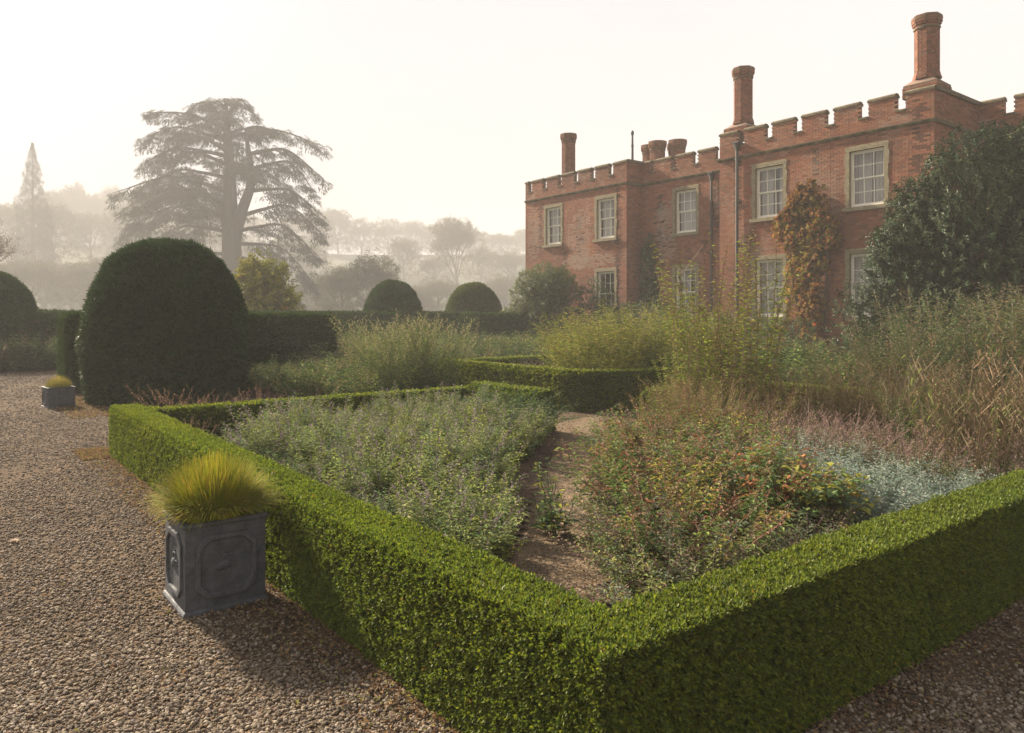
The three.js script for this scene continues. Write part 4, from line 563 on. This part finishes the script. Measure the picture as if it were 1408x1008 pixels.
leafMass('golden_shrub', 'yellow-leaved bushy tree beyond the yew hedge, below the cedar', 'shrub', [12.6, 0, 35.9], { per: 8, shoot: 0.3, leaf: 0.2, ratio: 0.5, pal: [[0.2, 0.2, 0.03], [0.26, 0.24, 0.03], [0.12, 0.14, 0.03]], trunk: 1.6, lobes: [[0, 2.6, 0, 1.25, 2.0, 1.25, 620], [1.1, 1.9, -0.7, 1.0, 1.2, 1.0, 300], [-0.6, 3.4, 0.4, 0.8, 1.1, 0.8, 200]] }, 608, M.leaf);

// ------------------------------------------------------------------ trees beyond the garden
const leafCluster = (seed, n, size, leaf, pal, ratio = 0.6) => { const b = new Build(), r = rng(seed); for (let i = 0; i < n; i++) { const d = V(r() - 0.5, r() - 0.5, r() - 0.5).multiplyScalar(2 * size); b.leaf(d, V(r() - 0.5, r() - 0.6, r() - 0.5), UP, leaf * (0.7 + r() * 0.6), leaf * ratio, pick(r, pal, 0.2), 0.3); } return b.geo(); };
const FAR = [[0.1, 0.1, 0.045], [0.13, 0.12, 0.05], [0.08, 0.085, 0.04]];
const farLeaves = [leafCluster(701, 22, 0.75, 0.42, FAR), leafCluster(702, 22, 0.75, 0.42, FAR)];
const bareLeaves = [leafCluster(703, 10, 0.7, 0.2, [[0.18, 0.12, 0.07], [0.14, 0.1, 0.06]])];
function tree(name, label, [x, u], H, R, o = {}, seed = 1) {
  const y = hillH(x, u) - 0.1, t = thing(name, label, 'tree', [x, y, u], 0, o.group), r = rng(seed), S = new Build(), tips = [];
  const grow = (p, d, len, rad, lev) => {
    const pts = [p]; let q = p, dd = d.clone(); for (let i = 0; i < 3; i++) { dd.add(V((r() - 0.5) * 0.35, 0.06, (r() - 0.5) * 0.35)).normalize(); q = q.clone().addScaledVector(dd, len / 3); pts.push(q); }
    S.tube(pts, rad, rad * 0.62, lev > 2 ? 3 : 6, rgb(0.09, 0.075, 0.06));
    if (lev >= 2) tips.push(q); if (lev >= (o.levels ?? 4)) return;
    const n = lev === 0 ? 6 : 3 + (r() > 0.6 ? 1 : 0);
    for (let i = 0; i < n; i++) { const a = i / n * 6.283 + r() * 0.9, sp = lev === 0 ? 0.55 + r() * 0.5 : 0.75; const nd = dd.clone().multiplyScalar(o.upright ?? 0.75).add(V(Math.cos(a) * sp, (r() - 0.15) * 0.5, Math.sin(a) * sp)).normalize(); grow(lev === 0 ? pts[1 + (i % 3)].clone().lerp(q, 0.3) : q, nd, len * (0.6 + r() * 0.2), rad * 0.55, lev + 1); }
  };
  grow(V(0, 0, 0), V(0, 1, 0), H * 0.34, H * 0.028, 0);
  // fit the limbs to the crown wanted
  let top = 0, wide = 0; for (const p of tips) { top = Math.max(top, p.y); wide = Math.max(wide, Math.hypot(p.x, p.z)); }
  const ky = H / (top + 0.5), kr = R / wide, g = S.geo(); g.scale(kr, ky, kr); g.computeVertexNormals(); part('trunk', g, M.stem, t);
  const list = [], per = o.leaves ?? 5;
  for (let i = 0; i < (o.fill ?? 0); i++) { const d = V(r() - 0.5, r() - 0.5, r() - 0.5).normalize(), k2 = (1 - Math.pow(r(), 2) * 0.6) * (0.72 + 0.56 * fbm(d.x * 2.2 + seed, d.y * 2.2, d.z * 2.2)), lo = o.low ?? 0.12, q = V(d.x * R * k2, H * (lo + (1 - lo) / 2) + d.y * H * (1 - lo) / 2 * k2, d.z * R * k2), s = (0.6 + r() * 0.6) * Math.max(H / 22, R / 11) * (o.scale ?? 1); if (q.y > 0.2) list.push([new THREE.Matrix4().compose(q, _q.setFromAxisAngle(V(r() - 0.5, r() - 0.5, r() - 0.5).normalize(), r() * 6), V(s, s, s)), tint(r, q.x, q.y, q.z)]); }
  for (const p of tips) for (let i = 0; i < per; i++) { const q = V(p.x * kr + (r() - 0.5) * R * 0.24, p.y * ky + (r() - 0.5) * H * 0.08, p.z * kr + (r() - 0.5) * R * 0.24); const s = (0.7 + r() * 0.6) * (o.scale ?? 1) * Math.max(H / 22, R / 11); list.push([new THREE.Matrix4().compose(q, _q.setFromAxisAngle(V(r() - 0.5, r() - 0.5, r() - 0.5).normalize(), r() * 6), V(s, s, s)), tint(r, q.x, q.y, q.z)]); }
  instanced('crown', (o.kinds ?? farLeaves)[seed % (o.kinds ?? farLeaves).length], M.leaf, list, t);
  return t;
}
const spot = (bearing, d) => { const a = rad(bearing), c = Math.cos(a) * d, q = Math.sin(a) * d; return [c * VX + q * VU, c * VU - q * VX]; };   // a place on the ground: degrees off the garden's view line, metres away
const WOOD = 'misty trees of the far wood';
const woodLabel = 'pale broad-leaved tree of the wood almost lost in mist';
let ws = 800; for (const [bearing, d, H, R] of [[-31.2, 421, 25.7, 7.5], [-30.1, 432, 30.5, 8.6], [-29.0, 420, 24.9, 8.4], [-27.8, 431, 31.4, 10.7], [-32.2, 466, 26.3, 9.8], [-33.8, 442, 19.9, 11.0], [-26.4, 432, 19.3, 11.3], [-24.4, 432, 18.6, 16.0], [-14.6, 379, 22.0, 9.5], [-13.0, 390, 23.0, 8.7], [-11.3, 380, 18.3, 9.0], [-9.3, 393, 18.9, 10.9], [-7.4, 383, 17.4, 8.4], [-0.8, 367, 11.3, 10.3], [-2.7, 387, 12.0, 9.6], [-16.1, 403, 19.5, 9.3], [1.7, 380, 13.9, 12.1], [-19.4, 417, 20.0, 13.1], [-21.8, 417, 21.3, 13.3], [-5.7, 375, 14.9, 10.8]]) tree('misty_tree', woodLabel, spot(bearing, d), H, R, { group: WOOD, levels: 4, leaves: 1, scale: 1.0, fill: 760, low: 0 }, ws++);
for (const [bearing, d, H, R] of [[-33.5, 319, 18.2, 8.4], [-31.3, 304, 21.2, 8.5], [-29.2, 313, 17.8, 8.2], [-27.3, 300, 22.1, 7.5], [-25.3, 309, 14.1, 10.0], [-16.6, 284, 14.3, 7.8], [-15.1, 269, 14.7, 6.4], [-8.2, 282, 15.9, 7.0], [-5.7, 274, 10.2, 7.0], [-2.4, 279, 12.5, 7.2], [0.1, 266, 11.9, 8.2], [-23.2, 310, 14.6, 9.8], [-21.3, 300, 17.8, 8.5], [-18.9, 295, 11.7, 8.9]]) tree('misty_tree', 'grey leafy tree at the edge of the misty wood beyond the hedges', spot(bearing, d), H, R, { group: 'grey trees at the edge of the misty wood', levels: 4, leaves: 1, scale: 0.95, fill: 760, low: -0.06 }, ws++);
for (const [bearing, d, H, R] of [[-34.5, 205, 10, 8], [-32.6, 196, 12, 8], [-30.4, 204, 10, 8], [-28.6, 195, 13, 8], [-26.8, 206, 11, 8], [-15.4, 178, 9, 7], [-13.6, 190, 10, 7], [-8.2, 182, 8, 7], [-5.6, 190, 9, 8], [-2.6, 180, 8, 7], [-0.6, 188, 10, 7], [1.4, 180, 9, 7]]) tree('misty_tree', 'low bushy tree standing in mist just beyond the long far hedge', spot(bearing, d), H, R, { group: 'low bushy trees in mist beyond the far hedge', levels: 4, leaves: 1, scale: 0.95, fill: 700, low: -0.08 }, ws++);
tree('misty_tree', 'single round-headed tree in mist, standing clear between the far domes', spot(-4.1, 235), 25, 8.8, { leaves: 3, scale: 0.7, fill: 260, low: 0.22 }, 830);
tree('misty_tree', 'spreading half-misted green tree rising behind the far clipped dome', spot(-10.5, 130), 12.5, 5.2, { leaves: 1, scale: 1.0, fill: 700, low: -0.04 }, 841);
tree('misty_tree', 'half-misted bushy green tree beside the cedar skirts', spot(-12.7, 135), 11, 5, { leaves: 1, scale: 1.0, fill: 700, low: -0.04 }, 842);
tree('bare_tree', 'brown thinly leaved tree whose outer branches hang before the pointed conifer', spot(-36.5, 77), 12.6, 6.6, { levels: 5, leaves: 2, kinds: bareLeaves, upright: 0.45, scale: 0.9 }, 850);
// pointed conifer
{
  const [x, u] = spot(-32.5, 270), H = 40, t = thing('pointed_conifer', 'tall narrow pointed conifer standing in mist', 'tree', [x, hillH(x, u) - 0.1, u]), r = rng(860), S = new Build(), list = [];
  S.tube([V(0, 0, 0), V(0.1, H * 0.5, 0), V(0, H * 0.99, 0)], 0.7, 0.05, 7, rgb(0.08, 0.065, 0.05)); part('trunk', S.geo(), M.stem, t);
  const g = leafCluster(861, 26, 0.6, 0.5, [[0.05, 0.06, 0.035], [0.07, 0.075, 0.04]], 0.35);
  for (let i = 0; i < 2600; i++) { const f = Math.pow(r(), 0.8), a = r() * 6.283, R = Math.pow(1 - f, 0.9) * 8.8 * (0.55 + 0.65 * noise3(f * 26, Math.cos(a) * 2.2 + 5, Math.sin(a) * 2.2 + 5)) * (f < 0.12 ? f / 0.12 * 0.5 + 0.5 : 1) * Math.pow(r(), 0.3) + 0.1, s = (0.7 + r() * 0.6) * (1.15 - f * 0.85); list.push([new THREE.Matrix4().compose(V(Math.cos(a) * R, f * H * 0.99 + 0.6, Math.sin(a) * R), _q.setFromAxisAngle(UP, r() * 6), V(s, s, s)), tint(r, R, f * H, a)]); }
  instanced('crown', g, M.leaf, list, t);
}
// the cedar: a stout trunk forking low, limbs in tiers, each limb carrying flat drooping shelves of needles
{
  const [x, u] = spot(-20.5, 141), y0 = hillH(x, u) - 0.2, t = thing('cedar_tree', 'great spreading cedar with tiered drooping branches, veiled in mist', 'tree', [x, y0, u], -Math.atan2(VX, VU)), r = rng(900), S = new Build();
  // local axes after the turn: x = across the view, y up, z = towards the viewer
  const at = (across, up, z = 0) => V(across, up, z), bark = rgb(0.075, 0.062, 0.05), list = [];
  const curve = (pts) => new THREE.CatmullRomCurve3(pts).getPoints(12);
  S.tube(curve([V(0, 0, 0), at(0.26, 11.44), at(-0.13, 20.37), at(-0.26, 28.02), at(-0.64, 35.03), at(-0.77, 38.73)]), 2.1, 0.25, 10, bark);
  S.tube(curve([at(0.51, 15.26), at(2.04, 19.73, 0.8), at(4.08, 25.21, 1.2), at(3.57, 29.93, 1.0), at(2.81, 34.65, 0.6)]), 1.3, 0.2, 8, bark);
  S.tube(curve([at(-0.26, 16.79), at(-1.79, 20.75, 0.5), at(-4.59, 23.94, 1), at(-8.03, 26.74, 1.5)]), 0.85, 0.2, 7, bark);
  const fan = [0, 1, 2].map((s) => { const b = new Build(), q = rng(910 + s); for (let i = 0; i < 34; i++) { const a = (q() - 0.5) * 2.4, l = 0.25 + q() * 0.95, p = V(Math.cos(a) * l, -l * l * 0.28 + (q() - 0.5) * 0.16, Math.sin(a) * l); b.leaf(p, V(Math.cos(a), -0.45 + (q() - 0.5) * 0.8, Math.sin(a)), UP, 0.42 + q() * 0.3, 0.12, pick(q, [[0.05, 0.06, 0.035], [0.065, 0.07, 0.04], [0.04, 0.05, 0.032]], 0.2), 0.3); } return b.geo(); });
  const lists = [[], [], []];
  const limb = (pts, rad, width, droop, dens = 1) => { // a limb and its shelf
    const c = new THREE.CatmullRomCurve3(pts), L = c.getLength(), n = Math.max(6, Math.round(L / 1.2)); S.tube(c.getPoints(n), rad, 0.05, 6, bark);
    const N = Math.round(L * 10.5 * dens * (0.5 + width * 0.22));
    for (let i = 0; i < N; i++) {
      const f = 0.22 + 0.78 * Math.pow(r(), 0.8), p = c.getPoint(f), d = c.getTangent(f), s = V(-d.z, 0, d.x).normalize(), w = (r() - 0.5) * 2, ww = width * Math.sin(Math.PI * clamp(f * 0.92 + 0.04, 0, 1)) * (0.25 + 1.1 * noise3(f * 11, pts[0].y, 3)) + 0.4;
      const off = w * ww; p.addScaledVector(s, off); p.y += 0.25 - Math.abs(w) * ww * droop - Math.pow(f, 3) * droop * 1.2 + (r() - 0.5) * 1.1 - (r() < 0.45 ? r() * r() * 6.5 * droop : 0);
      const out = d.clone().addScaledVector(s, w * 0.9).setY(0).normalize(), a = Math.atan2(-out.z, out.x) + (r() - 0.5) * 1.2, sc = 0.55 + r() * r() * 1.1;
      lists[i % 3].push([new THREE.Matrix4().compose(p, new THREE.Quaternion().setFromEuler(new THREE.Euler((r() - 0.5) * 0.4, a, -0.1 - r() * 0.35 - droop * 0.3, 'YXZ')), V(sc, sc, sc)), tint(r, p.x * 0.3, p.y * 0.3, p.z * 0.3)]);
      if (i % 9 === 0) S.tube([c.getPoint(Math.max(0, f - 0.08)), p.clone().add(V(0, -0.15, 0))], 0.1, 0.03, 3, bark);
    }
  };
  const tiers = [ // [trunk point, elbow, tip] as seen across the view, then width, droop
    [[-0.64, 35.92], [-4.21, 39.11], [-7.14, 36.94], 3.2, 0.25], [[-0.64, 36.94], [2.17, 39.50], [5.36, 36.18], 3.2, 0.3], [[-0.77, 38.22], [-0.77, 39.75], [1.53, 39.11], 2.4, 0.2], [[-0.77, 37.97], [-2.30, 39.62], [-4.21, 38.60], 2.2, 0.2],
    [[-0.51, 34.39], [-7.40, 37.20], [-14.28, 37.33], 2.6, 0.22], [[-0.51, 32.48], [-8.67, 34.65], [-14.67, 32.35], 3.4, 0.35], [[-0.38, 29.93], [-9.31, 31.21], [-15.30, 28.27], 3.6, 0.4], [[-0.38, 26.10], [-9.95, 27.76], [-17.60, 23.94], 4.0, 0.45], [[-2.30, 21.64], [-10.97, 25.21], [-19.64, 20.62], 4.2, 0.5], [[-4.21, 23.94], [-11.86, 23.94], [-17.86, 18.45], 4.0, 0.55], [[-0.77, 19.09], [-10.59, 21.00], [-19.39, 16.28], 4.2, 0.5], [[-0.77, 16.79], [-8.67, 17.56], [-15.56, 13.99], 3.6, 0.5],
    [[0.00, 33.37], [8.54, 34.14], [17.22, 31.08], 2.6, 0.3], [[3.06, 30.31], [9.82, 31.08], [16.32, 25.98], 3.4, 0.45], [[3.83, 27.76], [10.46, 28.78], [15.30, 23.17], 3.2, 0.55], [[2.81, 34.65], [5.99, 34.90], [10.46, 33.12], 2.4, 0.3], [[3.83, 23.94], [10.46, 23.94], [16.71, 19.09], 3.6, 0.5], [[2.17, 19.60], [9.82, 21.39], [16.45, 15.90], 3.6, 0.55], [[1.02, 16.79], [9.18, 17.81], [15.56, 12.46], 3.6, 0.55], [[0.51, 14.63], [8.54, 13.99], [14.54, 7.36], 3.4, 0.6], [[0.51, 12.71], [7.91, 9.52], [13.65, 3.28], 3.2, 0.6], [[0.00, 12.71], [-7.40, 12.71], [-13.14, 6.97], 3.4, 0.5],
  ];
  for (const [a, b, c, w, dr] of tiers) { const z = (r() - 0.5) * 5; limb([at(a[0], a[1]), at((a[0] + b[0]) / 2, (a[1] + b[1]) / 2 + 0.25, z * 0.3), at(b[0], b[1], z * 0.7), at(c[0], c[1], z)], 0.42, w, dr, 0.8); }
  for (let i = 0; i < 16; i++) { const hy = 36.3 - i * 1.15, az = (i % 2 ? 1 : -1) * (1.2 + (r() - 0.5) * 1.2), Lh = (8 + Math.min(10, i * 0.9)) * (0.75 + r() * 0.3), o = at(-0.25, hy), dx = Math.cos(az) * Lh * (r() < 0.5 ? 1 : -1), dz = Math.sin(az) * Lh; limb([o, V(o.x + dx * 0.5, o.y + 1.6, o.z + dz * 0.5), V(o.x + dx, o.y - 0.8 - i * 0.12, o.z + dz)], 0.36, 3.2, 0.42, 0.55); }
  part('trunk', S.geo(), M.stem, t);
  fan.forEach((g, i) => instanced('crown', g, M.leaf, lists[i], t));
}

// ------------------------------------------------------------------ loose stones, fallen leaves
{
  const r = rng(950), variants = [0, 1, 2].map((s) => { const g = new THREE.IcosahedronGeometry(1, 0), p = g.attributes.position; for (let i = 0; i < p.count; i++) { const k = 0.78 + 0.4 * hash(Math.round(p.getX(i) * 9), Math.round(p.getY(i) * 9 + s * 40), Math.round(p.getZ(i) * 9)); p.setXYZ(i, p.getX(i) * k, p.getY(i) * k * 0.62, p.getZ(i) * k * 0.8); } g.computeVertexNormals(); return g; });
  const lists = [[], [], []], PEB = [[0.175, 0.138, 0.098], [0.22, 0.175, 0.128], [0.13, 0.102, 0.073], [0.29, 0.24, 0.185], [0.16, 0.112, 0.072], [0.1, 0.08, 0.06]];
  const drop = (x, u, s, pale) => { const c = pick(r, PEB, 0.2), n = fbm(x * 0.9, 1, u * 0.9); c.multiplyScalar(0.8 + 0.4 * n); if (pale) c.lerp(rgb(0.3, 0.255, 0.19), 0.5); lists[Math.floor(r() * 3)].push([new THREE.Matrix4().compose(V(x, s * 0.3, -u), new THREE.Quaternion().setFromEuler(new THREE.Euler((r() - 0.5) * 0.7, r() * 6.283, (r() - 0.5) * 0.7)), V(s, s, s)), c]); };
  const want = 400000; let n = 0;
  for (let i = 0; i < want; i++) { // nearer ground first: distance drawn so that stones per picture area stay even
    const d = 2.0 + 30 * Math.pow(r(), 2.1), a = (r() - 0.5) * 1.6, x = d * (a * VU + VX), u = d * (-a * VX + VU);
    const walk = (x < 1.8 && u < 29.5) || u < 1.82 || (u > 11 && u < 12.9 && x < 9) || (u > 11 && x < 4.5 && u < 29.5), diag = x > 2.15 && u > 2.15 && x < 9.3 && u < 9.6 && Math.abs(pathOff(x, u)) < 0.56, gap = x > 8.05 && u > 8.1 && x < 9.5 && u < 9.9;
    if (!(walk || diag || gap)) continue; if (!walk && r() < 0.45) continue; if (walk && r() < 0.75 * smooth(0.52, 0.68, fbm(x * 0.55 + 3, 4, u * 0.4))) continue; drop(x, u, (0.0046 + Math.pow(r(), 2.4) * 0.0095 + d * 0.0004) * (walk ? 1 : 0.75), !walk); n++;
  }
  const t = new THREE.Group(); t.name = 'gravel'; t.userData = { kind: 'stuff', label: 'loose brown gravel covering the walks', category: 'gravel' }; scene.add(t);
  variants.forEach((g, k) => instanced('stones', g, M.pebble, lists[k], t));
}
{
  const r = rng(960), lists = [[], []], t = new THREE.Group(); t.name = 'fallen_leaves'; t.userData = { kind: 'stuff', label: 'brown leaf litter along the hedge foot and path edges', category: 'leaf litter' }; scene.add(t);
  const g = [0, 1].map((s) => { const b = new Build(); b.leaf(V(-0.5, 0, 0), V(1, 0.1, 0), UP, 1, 0.55, rgb(1, 1, 1), 0.5 + s * 0.4, true, 0.25); return b.geo(); });
  const PAL = [[0.2, 0.11, 0.06], [0.26, 0.16, 0.08], [0.15, 0.09, 0.055], [0.3, 0.2, 0.1], [0.24, 0.22, 0.06]];
  const drop = (x, u, s, y = 0.012) => lists[Math.floor(r() * 2)].push([new THREE.Matrix4().compose(V(x, y + r() * 0.008, -u), new THREE.Quaternion().setFromEuler(new THREE.Euler((r() - 0.5) * 0.8, r() * 6.283, (r() - 0.5) * 0.8)), V(s, s, s)), pick(r, PAL, 0.3)]);
  for (let i = 0; i < 5200; i++) drop(1.79 - Math.pow(r(), 2.2) * 0.34, 1.6 + r() * 9.4, 0.012 + r() * 0.018);
  for (let i = 0; i < 1500; i++) drop(2 + r() * 7, 1.83 - Math.pow(r(), 2) * 0.4, 0.012 + r() * 0.018);
  for (let i = 0; i < 600; i++) { const c = 2.4 + r() * 6.4, side = r() < 0.5 ? -1 : 1, o = side * (0.5 + (r() - 0.6) * 0.4); drop(c - o / 2, c + 0.55 + o / 2, 0.014 + r() * 0.022, 0.05); }
  for (let i = 0; i < 1500; i++) drop(1.9 + r() * 0.8, 15 + r() * 4, 0.025 + r() * 0.035);
  for (let i = 0; i < 900; i++) { const d = 2.5 + r() * 16, a = -0.75 + r() * 0.8, x = d * (a * VU + VX), u = d * (-a * VX + VU); if (x < 1.7) drop(x, u, 0.014 + r() * 0.02); }
  for (let i = 0; i < 1600; i++) drop(1.45 + r() * 0.4, 10.6 + r() * 0.9, 0.02 + r() * 0.02);
  g.forEach((q, k) => instanced('leaf_litter', q, M.leaf, lists[k], t));
}
{ const b = new Build(); for (const [a, l] of [[0, 0.075], [0.7, 0.05], [-0.75, 0.05], [2.6, 0.03]]) b.leaf(V(0, 0, 0), V(Math.cos(a), 0.15, Math.sin(a)), UP, l, l * 0.5, rgb(0.62, 0.5, 0.38), 0.5, true, 0.2); const t = thing('fallen_leaf', 'single pale dry leaf lying alone on the gravel walk', 'leaf', [0.52, 0.022, 7.1], 2.2); part('blade', b.geo(), M.leaf, t); }

renderer.render(scene, camera);
